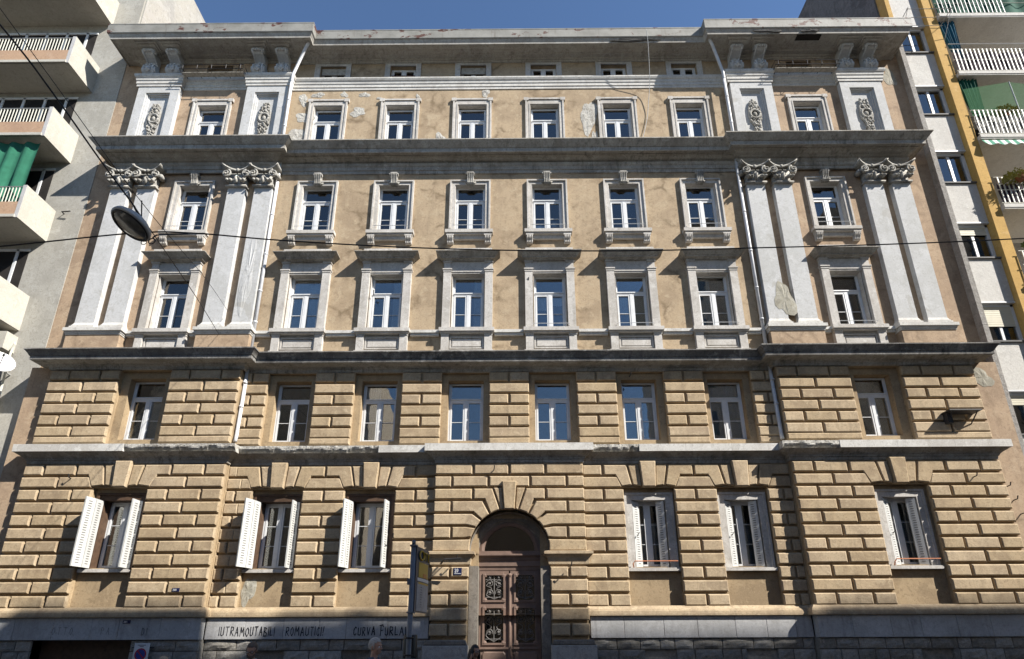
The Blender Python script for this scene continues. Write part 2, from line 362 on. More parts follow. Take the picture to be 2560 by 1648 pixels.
def bez(pts, n=8):
    out = []
    P = [Vector(p) for p in pts]
    for i in range(len(P)-1):
        p0 = P[max(i-1, 0)]; p1 = P[i]; p2 = P[i+1]; p3 = P[min(i+2, len(P)-1)]
        for k in range(n):
            t = k/n; out.append(.5*((2*p1)+(p2-p0)*t+(2*p0-5*p1+4*p2-p3)*t*t+(3*p1-p0-3*p2+p3)*t**3))
    out.append(P[-1]); return out

# ------------------------------------------------------------------ ground
GZ = -.2
def struct(name, mb, mat, parent=None):
    o = mb.build(name, mat, parent)
    if parent is None: tag(o, kind='structure')
    return o
struct('ground', MB().box(-400, 400, -400, 400, GZ-.5, GZ-.02), M['asphalt'])
struct('road', MB().box(-120, 120, -9.2, -3.0, GZ-.02, GZ), M['asphalt'])
struct('near_pavement', MB().box(-120, 120, -19.0, -9.2, GZ-.02, GZ+.004), M['paving'])
struct('near_kerb', MB().box(-120, 120, -9.2, -9.05, GZ-.02, GZ+.02), M['paving'])
struct('far_pavement', MB().box(-120, 120, -3.0, 0.3, GZ-.02, GZ+.13), M['paving'])
struct('far_kerb', MB().box(-120, 120, -3.14, -3.0, GZ-.02, GZ+.125), M['paving'])

# ------------------------------------------------------------------ the old house
CXS = [-6.45+3*k for k in range(6)]
PL, PR = -11.27, 13.42            # pavilion axes, upper storeys
GL, GR = -11.36, 13.47            # pavilion window axes, rusticated storeys
LX0, LX1, RX0, RX1 = -14.6, -8.11, 10.15, 16.8
EX0, EX1 = -15.53, 17.85          # party lines
AX = 1.05                          # door axis
H = empty('apartment_house', (AX, 6, GZ), 'old ochre apartment house with rusticated blocks, paired white pilasters and an arched door', 'apartment house')
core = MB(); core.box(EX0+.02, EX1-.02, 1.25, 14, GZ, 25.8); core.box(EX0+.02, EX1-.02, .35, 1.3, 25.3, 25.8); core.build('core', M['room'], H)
# --- joint wall of the two rusticated storeys
YC, YP, YD = -.04, -.33, -.21      # joint planes: centre, pavilions, door bay
NC, NP = .10, -.19                 # niche planes
def lower_wall():
    mb = MB(); cells = []
    g_half, f_half = .56, .61
    # ground floor niches and first floor niches
    gops = [(x-g_half, x+g_half, 3.64, 5.80) for x in (CXS[0], CXS[1], CXS[4], CXS[5])]
    fops = [(x-f_half, x+f_half, 7.86, 10.09) for x in CXS]
    wall_open(mb, LX1-.1, RX0+.1, 2.2, 7.6, NC, gops+[(AX-.97, AX+.97, 2.2, 5.2)], .4)
    wall_open(mb, LX1-.1, RX0+.1, 7.6, 10.6, NC, fops, .4)
    for xa, xb, xc in ((LX0, LX1, GL), (RX0, RX1, GR)):
        wall_open(mb, xa, xb, 2.2, 7.6, NP, [(xc-g_half, xc+g_half, 3.64, 5.80)], .4)
        wall_open(mb, xa, xb, 7.6, 10.6, NP, [(xc-f_half, xc+f_half, 7.86, 10.09)], .4)
        mb.quad((xa, NP, 2.2), (xa, NP, 10.6), (xa, .3, 10.6), (xa, .3, 2.2)); mb.quad((xb, NP, 2.2), (xb, .3, 2.2), (xb, .3, 10.6), (xb, NP, 10.6))
    return mb
lower_wall().build('wall', M['joint'], H)
HALFC, HALFP = .82, .88
def pier_list(gf):
    L = [(LX0, GL-HALFP, YP, 1), (GL+HALFP, LX1, YP, 1), (RX0, GR-HALFP, YP, 1), (GR+HALFP, RX1, YP, 1)]
    xs = [(LX1, CXS[0]-HALFC)]
    if gf: xs += [(CXS[0]+HALFC, CXS[1]-HALFC), (CXS[1]+HALFC, AX-2.39), (AX+2.39, CXS[4]-HALFC), (CXS[4]+HALFC, CXS[5]-HALFC)]
    else: xs += [(CXS[i]+HALFC, CXS[i+1]-HALFC) for i in range(5)]
    xs += [(CXS[5]+HALFC, RX0)]
    return L+[(a, b, YC, 0) for a, b in xs]
class Each:
    def __init__(s, n, m): s.n = n; s.m = m
    def box(s, *a): MB().box(*a).build(s.n, M[s.m], H)
    def build(s, *a): pass
pm = Each('pier_wall', 'joint')
for a, b, Y, p in pier_list(True): pm.box(a+.02, b-.02, Y, NC+.01 if not p else NP+.02, 2.3, 6.165)
for a, b, Y, p in pier_list(False): pm.box(a+.02, b-.02, Y, NC+.01 if not p else NP+.02, 7.6, 10.34)
# solid heads between niches and string course on the ground floor
pm.box(LX0+.02, LX1-.02, YP, NP+.02, 6.165, 7.2); pm.box(RX0+.02, RX1-.02, YP, NP+.02, 6.165, 7.2)
pm.box(LX1-.02, AX-2.37, YC, NC+.02, 6.165, 7.2); pm.box(AX+2.37, RX0+.02, YC, NC+.02, 6.165, 7.2)
pm.box(LX0+.02, LX1-.02, YP-.003, NP+.02, 10.34, 10.6); pm.box(RX0+.02, RX1-.02, YP-.003, NP+.02, 10.34, 10.6)
pm.box(LX1-.02, RX0+.02, YC-.003, NC+.02, 10.34, 10.6)
pm.build('pier_wall', M['joint'], H)
# --- rustication blocks
BLK = []        # (area, kind, data)
def rb(x0, x1, zt, h, Y, mat='block'): BLK.append(((x1-x0)*h, 'r', (x0, x1, zt-h, zt, Y, mat)))
def pb(poly, Y, mat='block', th=.10, name='voussoir'): BLK.append((9+th, 'p', (poly, Y, mat, th, name)))
GT = [6.915-.4125*i for i in range(11)]
FT = [10.30, 9.87, 9.465, 9.058, 8.652, 8.247]
J = .035      # half joint
def pier_rows(a, b, tops, hs, Y, gf, left_win, right_win, wc=False):
    W = b-a
    for i, zt in enumerate(tops):
        h = hs
        A = i % 2 == 0
        if W > 2: cuts = [a, a+W*.275, a+W*.725, b] if A else [a, (a+b)/2, b]
        elif W > 1.1: cuts = [a, (a+b)/2, b] if A else [a, b]
        else: cuts = ([a, a+W*.36, b] if (right_win) else [a, b-W*.36, b]) if A else [a, b]
        n = len(cuts)-1
        for k in range(n):
            x0 = cuts[k]+(J if k else 0); x1 = cuts[k+1]-(J if k < n-1 else 0)
            mat = 'block'
            if gf and Y == YC and a == LX1 and k == 0 and i not in (0,): mat = 'cement' if A or i in (1, 3, 5, 7, 9) else 'block'
            if gf and mat == 'cement' and not A:      # half of the long block repaired with cement
                rb(x0, x0+.45, zt, h, Y, 'cement'); rb(x0+.452, x1 if i > 1 else x1-.06, zt, h, Y); continue
            if gf and i == 0:
                if (k == 0 and left_win) or (k == n-1 and right_win): continue       # replaced by stepped voussoirs
            if gf and i == 1:
                s0 = .13 if (k == 0 and left_win) else 0; s1 = .13 if (k == n-1 and right_win) else 0
                if s0 or s1:
                    x0 += .05 if s0 else 0; x1 -= .05 if s1 else 0
                    pb([(x0, zt-h), (x1, zt-h), (x1-s1, zt), (x0+s0, zt)], Y, name='block'); continue
            rb(x0, x1, zt, h, Y, mat)
hG, hF = .337, .335
gp = pier_list(True); fp = pier_list(False)
for a, b, Y, p in gp:
    lw = a in [v+HALFC for v in CXS] or a in (GL+HALFP, GR+HALFP); rw = b in [v-HALFC for v in CXS] or b in (GL-HALFP, GR-HALFP)
    pier_rows(a, b, GT, hG, Y, True, lw, rw)
for a, b, Y, p in fp:
    lw = a in [v+HALFC for v in CXS]; rw = b in [v-HALFC for v in CXS]
    pier_rows(a, b, FT, hF, Y, False, lw, rw)
    rb(a+.002, b-.002, 7.895, .22, Y+.01)
# flat arches over the ground-floor windows
def flat_arch(xc, Y, la, ra, half):
    e = half-.82
    pb([(xc-.21, 6.16), (xc+.21, 6.16), (xc+.26, 7.02), (xc-.26, 7.02)], Y, th=.2, name='keystone')
    for s, arm in ((-1, la), (1, ra)):
        pb([(xc+s*.225, 6.20), (xc+s*.50, 6.235), (xc+s*.63, 6.905), (xc+s*.275, 6.905)], Y, th=.105)
        pb([(xc+s*.545, 6.24), (xc+s*(.87+e), 6.19), (xc+s*(1.05+e), 6.575), (xc+s*arm, 6.575), (xc+s*arm, 6.905), (xc+s*.685, 6.905)], Y, th=.105)
wpl = .275*(GL-HALFP-LX0)
for xc, Y, la, ra, half in ((GL, YP, HALFP+wpl-J, HALFP+wpl-J, HALFP), (GR, YP, HALFP+wpl-J, HALFP+wpl-J, HALFP),
                            (CXS[0], YC, 1.40, 1.5-J, HALFC), (CXS[1], YC, 1.5-J, 1.45-J, HALFC), (CXS[4], YC, 1.45-J, 1.5-J, HALFC), (CXS[5], YC, 1.5-J, 1.40, HALFC)):
    flat_arch(xc, Y, la, ra, half)
# --- door bay
DX0, DX1, RA, ZA = AX-2.39, AX+2.39, 1.24, 4.2
dw = MB()
def arc(r, a0, a1, n, zc=ZA): return [(AX+r*math.sin(R(a0+(a1-a0)*k/n)), zc+r*math.cos(R(a0+(a1-a0)*k/n))) for k in range(n+1)]
la = arc(RA+.02, -90, 90, 28)
for k in range(28):      # wall above the arch, in strips
    (xa, za), (xb, zb) = la[k], la[k+1]; dw.add([(xa, YD, za), (xb, YD, zb), (xb, YD, 7.2), (xa, YD, 7.2)], [(0, 1, 2, 3)])
    dw.add([(xa, YD, za), (xb, YD, zb), (xb, .34, zb), (xa, .34, za)], [(0, 3, 2, 1)])
for s in (-1, 1):
    xa, xb = sorted((AX+s*(RA+.02), AX+s*2.36)); MB().box(xa, xb, YD, .12, GZ+.1, 7.2).build('door_bay_pier', M['joint'], H)
dw.build('door_bay_wall', M['joint'], H)
def db(cuts, i, skip=()):
    zt = GT[i]
    for k in range(len(cuts)-1):
        if k in skip: continue
        x0 = cuts[k]+(J if k else 0); x1 = cuts[k+1]-(J if k < len(cuts)-2 else 0)
        rb(DX0+x0, DX0+x1, zt, hG, YD); 
W4 = 4.78
db([0, W4*.257, W4*.5, W4*.743, W4], 0)
db([0, .55, 1.72, 3.06, 4.23, W4], 1)
for s in (-1, 1):
    def px(d): return AX+s*d
    def side(x0, x1, i): rb(min(px(x0), px(x1)), max(px(x0), px(x1)), GT[i], hG, YD)
    def ip(a): return (AX+s*RA*math.sin(R(a)), ZA+RA*math.cos(R(a)))
    def ia(a0, a1, n=4): return [ip(a0+(a1-a0)*k/n) for k in range(n+1)]
    z = lambda i: GT[i]-hG
    # flank wedge beside the keystone
    pb([ip(8.5), ip(12.5), (px(.50), z(1)-.05), (px(.235), z(1)-.05)], YD, th=.105)
    side(2.39, 1.16+J, 2)
    pb(ia(14.5, 28.5)+[(px(.78), z(2)), (px(1.16-J), z(2)), (px(1.16-J), GT[2]), (px(.545), GT[2])], YD, th=.105)
    side(2.39, 1.84+J, 3)
    pb(ia(31, 44)+[(px(1.13), z(3)), (px(1.84-J), z(3)), (px(1.84-J), GT[3]), (px(.86), GT[3])], YD, th=.105)
    pb(ia(46.5, 58)+[(px(1.34), z(4)), (px(2.39), z(4)), (px(2.39), GT[4]), (px(1.18), GT[4])], YD, th=.105)
    side(2.39, 1.82+J, 5)
    pb(ia(60.5, 74)+[(px(1.42), z(5)), (px(1.82-J), z(5)), (px(1.82-J), GT[5]), (px(1.38), GT[5])], YD, th=.105)
    pb(ia(78, 90, 3)+[(px(RA), z(6)+.0), (px(2.39), z(6)), (px(2.39), GT[6])], YD, th=.105, name='block')
    for i, zt, h in ((8, 3.615, .30), (9, 3.235, .355), (10, 2.80, .32), (11, 2.40, .36), (12, 1.945, .34)):
        yy = YD if i < 11 else YD-.03
        if i in (8, 10, 12):
            for x0, x1 in ((1.25, 1.79), (1.86, 2.385)): rb(min(px(x0), px(x1)), max(px(x0), px(x1)), zt, h, yy)
        else: rb(min(px(1.25), px(2.385)), max(px(1.25), px(2.385)), zt, h, yy)
pb([(AX-.165, ZA+RA-.03), (AX+.165, ZA+RA-.03), (AX+.23, 6.32), (AX-.23, 6.32)], YD, th=.19, name='keystone')
# build them: 300 largest singly, the rest joined
cache = {}
rects = sorted([b for b in BLK if b[1] == 'r'], key=lambda b: -b[0]); polys = [b for b in BLK if b[1] == 'p']
nblk = sum(1 for b in polys if b[2][4] == 'block'); single = rects[:300-nblk]; rest = rects[300-nblk:]
for _, _, (x0, x1, z0, z1, Y, mat) in single:
    key = (round(x1-x0, 3), round(z1-z0, 3), mat)
    if key not in cache:
        W2 = (x1-x0)/2; cache[key] = MB().prism_xz([(-W2, 0), (W2, 0), (W2, z1-z0), (-W2, z1-z0)], 0, -.10, .034).mesh('block', M[mat])
    bo = link('block', cache[key], None, H, ((x0+x1)/2, Y+random.uniform(-.006, .006), z0)); bo.rotation_euler = (R(random.uniform(-.5, .5)), R(random.uniform(-.18, .18)), R(random.uniform(-.35, .35)))
if rest:
    mb = MB()
    for _, _, (x0, x1, z0, z1, Y, mat) in rest: mb.prism_xz([(x0, z0), (x1, z0), (x1, z1), (x0, z1)], Y, Y-.10, .03)
    tag(mb.build('small_blocks', M['block'], H), kind='stuff')
for _, _, (poly, Y, mat, th, nm) in polys: MB().prism_xz(poly, Y, Y-th, .028).build(nm, M[mat], H)

# --- outer strips beyond the pavilions, party edges
for xa, xb in ((EX0, LX0+.05), (RX1-.05, EX1)):
    MB().box(xa, xb, -.17, .5, GZ, 10.55).build('edge_strip', M['wallp'], H); MB().box(xa, xb, .12, .5, 10.552, 25.5).build('edge_strip', M['wallp'], H)

# --- plan path shared by the mouldings
def path(pv, c=0., ext=0., l=None, r=None, pl=None):
    xa, xb, xc, xd = (LX0-ext, LX1+ext, RX0-ext, RX1+ext) if pl is None else pl
    return [(xa, .3), (xa, -pv), (xb, -pv), (xb, -c), (xc, -c), (xc, -pv), (xd, -pv), (xd, .3)]
# string course over the ground floor (stone slab on a cove), broken forward over the door bay
def string_path(o):
    return [(LX0, .3), (LX0, YP), (LX1, YP), (LX1, YC), (AX-2.39, YC), (AX-2.39, YD), (AX+2.39, YD), (AX+2.39, YC), (RX0, YC), (RX0, YP), (RX1, YP), (RX1, .3)]
cove = [(.0, 6.96), (.03, 6.98), (.04, 7.07), (.07, 7.09), (.08, 7.13), (.14, 7.19), (.22, 7.24), (.28, 7.285), (.30, 7.30), (0, 7.30)]
mb = MB(); mb.sweep(string_path(0), cove); mb.build('string_cove', M['cornice'], H)
# the slab itself in separate stones, some with broken edges
sp = string_path(0); rs = random.Random(3)
def slab_run(x0, x1, Y, n, broken=()):
    step = (x1-x0)/n
    for k in range(n):
        a, b = x0+k*step, x0+(k+1)*step-.006; out = .34
        if k in broken:
            m = MB(); N = 26; L = N+1; Q = 5; vs = []; fs = []
            chip = [rs.random() for _ in range(L)]; chip = [(chip[max(i-1, 0)]+chip[i]+chip[min(i+1, N)])/3 for i in range(L)]
            for j in range(Q+1):
                for i in range(L):
                    x = a+(b-a)*i/N; v = j/Q; cut = .05+.13*chip[i]; zz = 7.305+(.24-cut*.0)*v; d_ = out-.015*rs.random()-max(0, cut*1.1-.24*v)*.9
                    vs.append((x, Y-max(.16, d_), zz))
            for j in range(Q):
                for i in range(N): k2 = j*L+i; fs.append((k2, k2+1, k2+L+1, k2+L))
            k2 = len(vs); vs += [(a+(b-a)*i/N, Y, 7.56) for i in range(L)]+[(a+(b-a)*i/N, Y, 7.305) for i in range(L)]
            fs += [(Q*L+i, Q*L+i+1, k2+i+1, k2+i) for i in range(N)]+[(i+1, i, k2+L+i, k2+L+i+1) for i in range(N)]
            fs += [tuple([j*L for j in range(Q+1)]+[k2, k2+L]), tuple([j*L+N for j in range(Q, -1, -1)]+[k2+L+N, k2+N])]
            m.add(vs, fs); m.build('string_stone', M['bare'], H)
        else:
            m = MB(); m.box(a, b, Y-out-rs.random()*.006, Y+.02, 7.303, 7.55); m.build('string_stone', M['white'], H)
slab_run(LX0-.33, LX1+.33, YP, 4, (2, 3)); slab_run(LX1+.336, AX-2.39-.34, YC, 4, (0, 1, 2)); slab_run(AX-2.39-.335, AX+2.39+.335, YD, 3, ())
slab_run(AX+2.39+.341, RX0-.341, YC, 4, (0,)); slab_run(RX0-.335, RX1+.335, YP, 4, (0,))
# cornice over the first floor
c1 = [(0, 10.33), (.05, 10.35), (.07, 10.44), (.12, 10.47), (.14, 10.50), (.42, 10.515), (.445, 10.53)]
c1b = [(.445, 10.53), (.45, 10.555), (.45, 10.66), (.475, 10.665), (.49, 10.70), (.52, 10.75), (.585, 10.83), (.60, 10.84), (.60, 10.88), (0, 10.95)]
pth = [(LX0-.05, .3), (LX0-.05, -.36), (LX1+.05, -.36), (LX1+.05, -.02), (RX0-.05, -.02), (RX0-.05, -.36), (RX1+.05, -.36), (RX1+.05, .3)]
MB().sweep(pth, c1).build('cornice_bed', M['cornice'], H); MB().sweep(pth, c1b).build('cornice', M['blackcorn'], H)

# --- upper walls
um = MB()
w2 = [(x-.585, x+.585, 12.0, 14.36) for x in CXS]; w3 = [(x-.585, x+.585, 16.24, 18.50) for x in CXS]
w4 = [(x-.58, x+.58, 20.1, 22.66) for x in CXS]; w5 = [(x-.54, x+.54, 24.16, 24.92) for x in CXS]
wall_open(um, LX1-.3, RX0+.3, 10.6, 15.5, 0, w2, .3); wall_open(um, LX1-.3, RX0+.3, 15.5, 19.7, 0, w3, .3)
wall_open(um, LX1-.3, RX0+.3, 19.7, 23.9, 0, w4, .3); wall_open(um, LX1-.3, RX0+.3, 23.9, 25.4, 0, w5, .3)
um.build('wall', M['wall'], H)
PVU = -.05
for xa, xb, xc in ((LX0+.1, LX1+.02, PL), (RX0-.02, RX1-.1, PR)):
    um = MB(); wall_open(um, xa, xb, 10.6, 15.5, PVU, [(xc-.585, xc+.585, 12.0, 14.36)], .35); wall_open(um, xa, xb, 15.5, 19.7, PVU, [(xc-.585, xc+.585, 16.24, 18.50)], .35)
    wall_open(um, xa, xb, 19.7, 25.4, PVU, [(xc-.58, xc+.58, 20.1, 22.66), (xc-.54, xc+.54, 24.16, 24.92)], .35)
    um.quad((xa, PVU, 10.6), (xa, PVU, 25.4), (xa, .3, 25.4), (xa, .3, 10.6)); um.quad((xb, PVU, 10.6), (xb, .3, 10.6), (xb, .3, 25.4), (xb, PVU, 25.4)); um.build('pavilion_wall', M['wallp'], H)

# cornice over the third floor
PP = .24
pth2 = [(LX0+.1, .3), (LX0+.1, -PP), (LX1-.02, -PP), (LX1-.02, 0), (RX0+.02, 0), (RX0+.02, -PP), (RX1-.1, -PP), (RX1-.1, .3)]
arch2 = [(0, 19.05), (.045, 19.06), (.045, 19.20), (.075, 19.21), (.075, 19.36), (.11, 19.40), (.13, 19.47), (.13, 19.50), (.02, 19.53), (0, 19.53)]
pth2a = [(x, y if y != -PP else -.12) for x, y in pth2]; MB().sweep(pth2a, arch2).build('architrave', M['cornice'], H)
corn2 = [(0, 19.52), (.06, 19.54), (.10, 19.57), (.20, 19.60), (.26, 19.66), (.33, 19.67), (.33, 19.70), (.475, 19.70), (.48, 19.67), (.495, 19.67), (.50, 19.84), (.53, 19.855), (.57, 19.90), (.65, 19.99), (.70, 20.055), (.72, 20.065), (.72, 20.105), (0, 20.16)]
MB().sweep(pth2, corn2).build('cornice', M['cornice'], H)
# band under the attic
band = [(0, 23.54), (.03, 23.55), (.03, 23.67), (.055, 23.68), (.055, 23.81), (.08, 23.84), (.09, 23.95), (.12, 23.98), (.15, 24.06), (.15, 24.12), (0, 24.16)]
PED = .24
def bandpath():
    out = [(LX0+.1, .3), (LX0+.1, -PVU-.0)]
    pts = [(LX0+.1, .3)]
    for c in (PL, PR):
        for a, b in ((c-3.2, c-1.38), (c+1.38, c+3.2)): pts += [(a, PVU if a > LX0+.3 else .3), (a, -PED), (b, -PED), (b, PVU)]
    return pts
bp = [(PL-3.2, .3), (PL-3.2, -PED), (PL-1.38, -PED), (PL-1.38, PVU), (PL+1.38, PVU), (PL+1.38, -PED), (PL+3.2, -PED), (PL+3.2, 0), (PR-3.2, 0), (PR-3.2, -PED), (PR-1.38, -PED), (PR-1.38, PVU), (PR+1.38, PVU), (PR+1.38, -PED), (PR+3.2, -PED), (PR+3.2, .3)]
MB().sweep(bp, band).build('attic_band', M['white'], H)
# eaves
PE = .32
pth3 = [(PL-3.42, .3), (PL-3.42, -PE), (PL+3.42, -PE), (PL+3.42, 0), (PR-3.42, 0), (PR-3.42, -PE), (PR+3.42, -PE), (PR+3.42, .3)]
pth3b = [(x, y if y != -PE else PVU) for x, y in pth3]
bed = [(0, 25.06), (.05, 25.07), (.08, 25.12), (.13, 25.13), (.15, 25.17), (.30, 25.18), (.33, 25.22), (.47, 25.23), (.47, 25.26), (0, 25.27)]
MB().sweep(pth3b, bed).build('eave_bed_moulding', M['eave'], H)
sof = [(.0, 25.30), (.0, 25.24), (.70, 25.24), (.71, 25.18), (.73, 25.18), (.74, 25.25), (.77, 25.31), (.80, 25.38), (.81, 25.40), (0, 25.45)]
MB().sweep(pth3, sof).build('eave_soffit', M['eave'], H)
gut = [(.80, 25.40), (.825, 25.39), (.84, 25.42), (.85, 25.82), (.86, 25.84), (.86, 25.88), (.82, 25.88), (0, 25.95)]
MB().sweep(pth3, gut).build('gutter', M['gutter'], H)
rf = MB(); rf.add([(EX0, -.1, 25.9), (EX1, -.1, 25.9), (EX1, 7, 28.5), (EX0, 7, 28.5), (EX1, 14, 25.9), (EX0, 14, 25.9)], [(0, 1, 2, 3), (3, 2, 4, 5)]); rf.build('roof', M['pot'], H)

# --- paired pilasters on the pavilions (second and third floor)
def spiral(c, r0, turns, r1, n, s=1, y=0.0, a0=0.0):
    return [Vector((c[0]+s*(r0+(r1-r0)*k/n)*math.cos(a0+2*math.pi*turns*k/n), c[1]+y*k/n, c[2]+(r0+(r1-r0)*k/n)*math.sin(a0+2*math.pi*turns*k/n))) for k in range(n+1)]
def capital_mesh(hw):
    mb = MB(); y0 = 0.; z = 0.
    mb.box(-hw-.03, hw+.03, -.21, .02, 0, .045); mb.box(-hw-.01, hw+.01, -.19, .02, .045, .07)           # astragal
    mb.add([(-hw+.05, -.12, .07), (hw-.05, -.12, .07), (hw+.0, -.15, .60), (-hw-.0, -.15, .60), (-hw+.05, .02, .07), (hw-.05, .02, .07), (hw+.0, .02, .60), (-hw-.0, .02, .60)],
           [(0, 1, 2, 3), (0, 3, 7, 4), (1, 5, 6, 2), (3, 2, 6, 7)])                                              # bell
    # concave abacus
    n = 10; top = []
    for k in range(n+1):
        t = -1+2*k/n; x = t*(hw+.17); yy = -.38+.16*(1-t*t); zz = .63+.12*t*t; top.append((x, yy, zz))
    vs = []; fs = []
    for x, yy, zz in top: vs += [(x, yy, zz), (x, yy, zz+.06), (x, .02, zz+.06), (x, .02, zz)]
    for k in range(n):
        a = 4*k; b = a+4; fs += [(a, b, b+1, a+1), (a+1, b+1, b+2, a+2), (a+3, b+3, b, a)]
    fs += [(0, 1, 2, 3), (4*n+3, 4*n+2, 4*n+1, 4*n)]; mb.add(vs, fs)
    # volutes at both corners, rosette, string of beads
    for s in (-1, 1):
        c = (s*(hw+.02), -.27, .455); mb.tube(spiral(c, .155, 1.6, .03, 26, s, -.05, math.pi*.55), [.036-.016*k/26 for k in range(27)], 6)
        mb.tube(bez([(s*.05, -.23, .60), (s*.16, -.25, .63), (s*(hw-.03), -.27, .625)]), .026, 6)
        mb.tube([(s*(hw+.10), -.18, .46), (s*(hw+.10), .0, .46)], .09, 8)
        for q in range(5): mb.ball((s*(.05+q*.05), -.235, .47-.015*math.sin(q*.9)), .024, 6, 4)
        # corner and side leaves
        for (x, zz, l, tw) in ((hw-.02, .36, .14, .5), (.16, .14, .12, .15), (hw-.08, .13, .13, .35)):
            b = Vector((s*x, -.19, zz)); N = 6; P = [b+Vector((s*tw*l*t, -.02-.14*t*t, l*1.1*t-.10*t*t*t*1.2)) for t in [k/N for k in range(N+1)]]
            mb.tube(P, [.03+.035*math.sin(math.pi*k/N) for k in range(N+1)], 6)
    mb.ball((0, -.235, .63), (.06, .045, .07), 8, 5); mb.tube([(0, -.2, .08), (0, -.23, .2), (0, -.30, .3), (0, -.31, .27)], [.03, .055, .04, .02], 6)
    for s in (-1, 1): mb.tube([(s*.1, -.2, .3), (s*.03, -.24, .36), (-s*.0, -.22, .4)], .025, 6)
    return mb
capm = capital_mesh(.33).mesh('capital', M['capital'], True); capm.transform(Matrix.Diagonal((1.12, 1.15, 1.16, 1)))
pils = []
ZB, ZS, ZT = 11.97, 12.25, 18.05
for c in (PL, PR):
    for o in (-2.80, -1.76, 1.76, 2.80):
        x = c+o; hw = .345; yf = -.25
        mb = MB(); mb.box(x-hw, x+hw, yf, -.04, ZS, ZT+.3)
        p = mb.build('pilaster', M['pilaster'], H)
        b = MB(); b.box(x-hw-.09, x+hw+.09, yf-.09, -.04, ZB, ZB+.13); b.box(x-hw-.055, x+hw+.055, yf-.055, -.04, ZB+.13, ZB+.18)
        b.add(*(lambda X0, X1, Y, z0, z1, e: ([(X0-e, Y-e, z0), (X1+e, Y-e, z0), (X1, Y, z1), (X0, Y, z1), (X0-e, -.04, z0), (X1+e, -.04, z0), (X1, -.04, z1), (X0, -.04, z1)], [(0, 1, 2, 3), (1, 5, 6, 2), (4, 0, 3, 7)]))(x-hw, x+hw, yf, ZB+.18, ZS+.02, .045))
        b.build('pilaster_base', M['white'], p)
        cp = link('capital', capm, None, p, (x, yf+.13, 18.22))
    # pedestal under each pair
    for a, b_ in ((c-3.27, c-1.30), (c+1.30, c+3.27)):
        mb = MB(); mb.box(a+.04, b_-.04, -.36, -.04, 10.9, 11.75); q = mb.build('pedestal', M['wallp'], H)
        m2 = MB(); m2.box(a-.05, b_+.05, -.46, -.04, 11.85, ZB); m2.box(a, b_, -.41, -.04, 11.78, 11.85); m2.box(a+.02, b_-.02, -.385, -.04, 11.72, 11.78); m2.build('pedestal_cap', M['white'], q)
        m3 = MB(); m3.box(a, b_, -.41, -.04, 10.9, 11.08); m3.box(a+.02, b_-.02, -.385, -.04, 11.08, 11.13); m3.build('pedestal_base', M['white'], q)
    # panelled pedestals of the fourth floor with carved cartouches
    for a, b_ in ((c-3.14, c-1.41), (c+1.41, c+3.14)):
        mb = MB(); yf = -.24; z0, z1 = 20.1, 23.6; fw_ = .36
        wall_open(mb, a, b_, z0, z1, yf, [(a+fw_, b_-fw_, 20.0, 23.22)], .0)
        for k, (i0, i1, ya, yb) in enumerate(((0, .05, yf, yf), (.05, .09, yf+.03, yf+.03), (.09, .14, yf+.06, yf+.06))): pass
        def ring(ins, y): return [(a+fw_+ins, y, z0), (a+fw_+ins, y, 23.22-ins), (b_-fw_-ins, y, 23.22-ins), (b_-fw_-ins, y, z0)]
        st_ = [ring(0, yf), ring(0, yf+.05), ring(.05, yf+.05), ring(.05, yf+.11), ring(.10, yf+.11), ring(.11, yf+.15)]
        for r0, r1 in zip(st_, st_[1:]):
            for k in range(3): mb.quad(r0[k], r0[k+1], r1[k+1], r1[k])
        mb.add(st_[-1], [(0, 1, 2, 3)])
        mb.quad((a, yf, z0), (a, yf, z1), (a, .1, z1), (a, .1, z0)); mb.quad((b_, yf, z0), (b_, .1, z0), (b_, .1, z1), (b_, yf, z1))
        q = mb.build('panelled_pier', M['pilaster'], H)
        # raised inner fillet round the panel
        xm = (a+b_)/2; yb = yf+.15; rr = random.Random(int(a*10)); m = MB()
        m.tube([(xm+.2*math.cos(t), yb-.06, 21.9+.22*math.sin(t)) for t in [k*math.pi/8 for k in range(17)]], .055, 7)
        m.ball((xm, yb-.04, 21.9), (.10, .07, .13), 8, 6)
        for k in range(46):
            u = k/45; zz = 20.85+u*1.82; wdt = .21*(1-abs(u-.55)*1.25)+.03
            if abs(zz-21.9) < .17: continue
            for s in (-1, 1):
                ang = rr.uniform(-.9, .9); q_ = Matrix.Rotation(ang, 3, 'Y'); m.ball((xm+s*wdt*rr.random(), yb-.03-.05*rr.random(), zz+rr.uniform(-.03, .03)), (.035+.03*rr.random(), .05, .075), 6, 4, q_)
        for s in (-1, 1):
            m.tube(bez([(xm+s*.05, yb-.04, 22.45), (xm+s*.2, yb-.05, 22.3), (xm+s*.22, yb-.06, 22.1), (xm+s*.24, yb-.05, 21.75), (xm+s*.14, yb-.04, 21.5)]), .03, 6)
        m.build('cartouche', M['capital'], q, True)
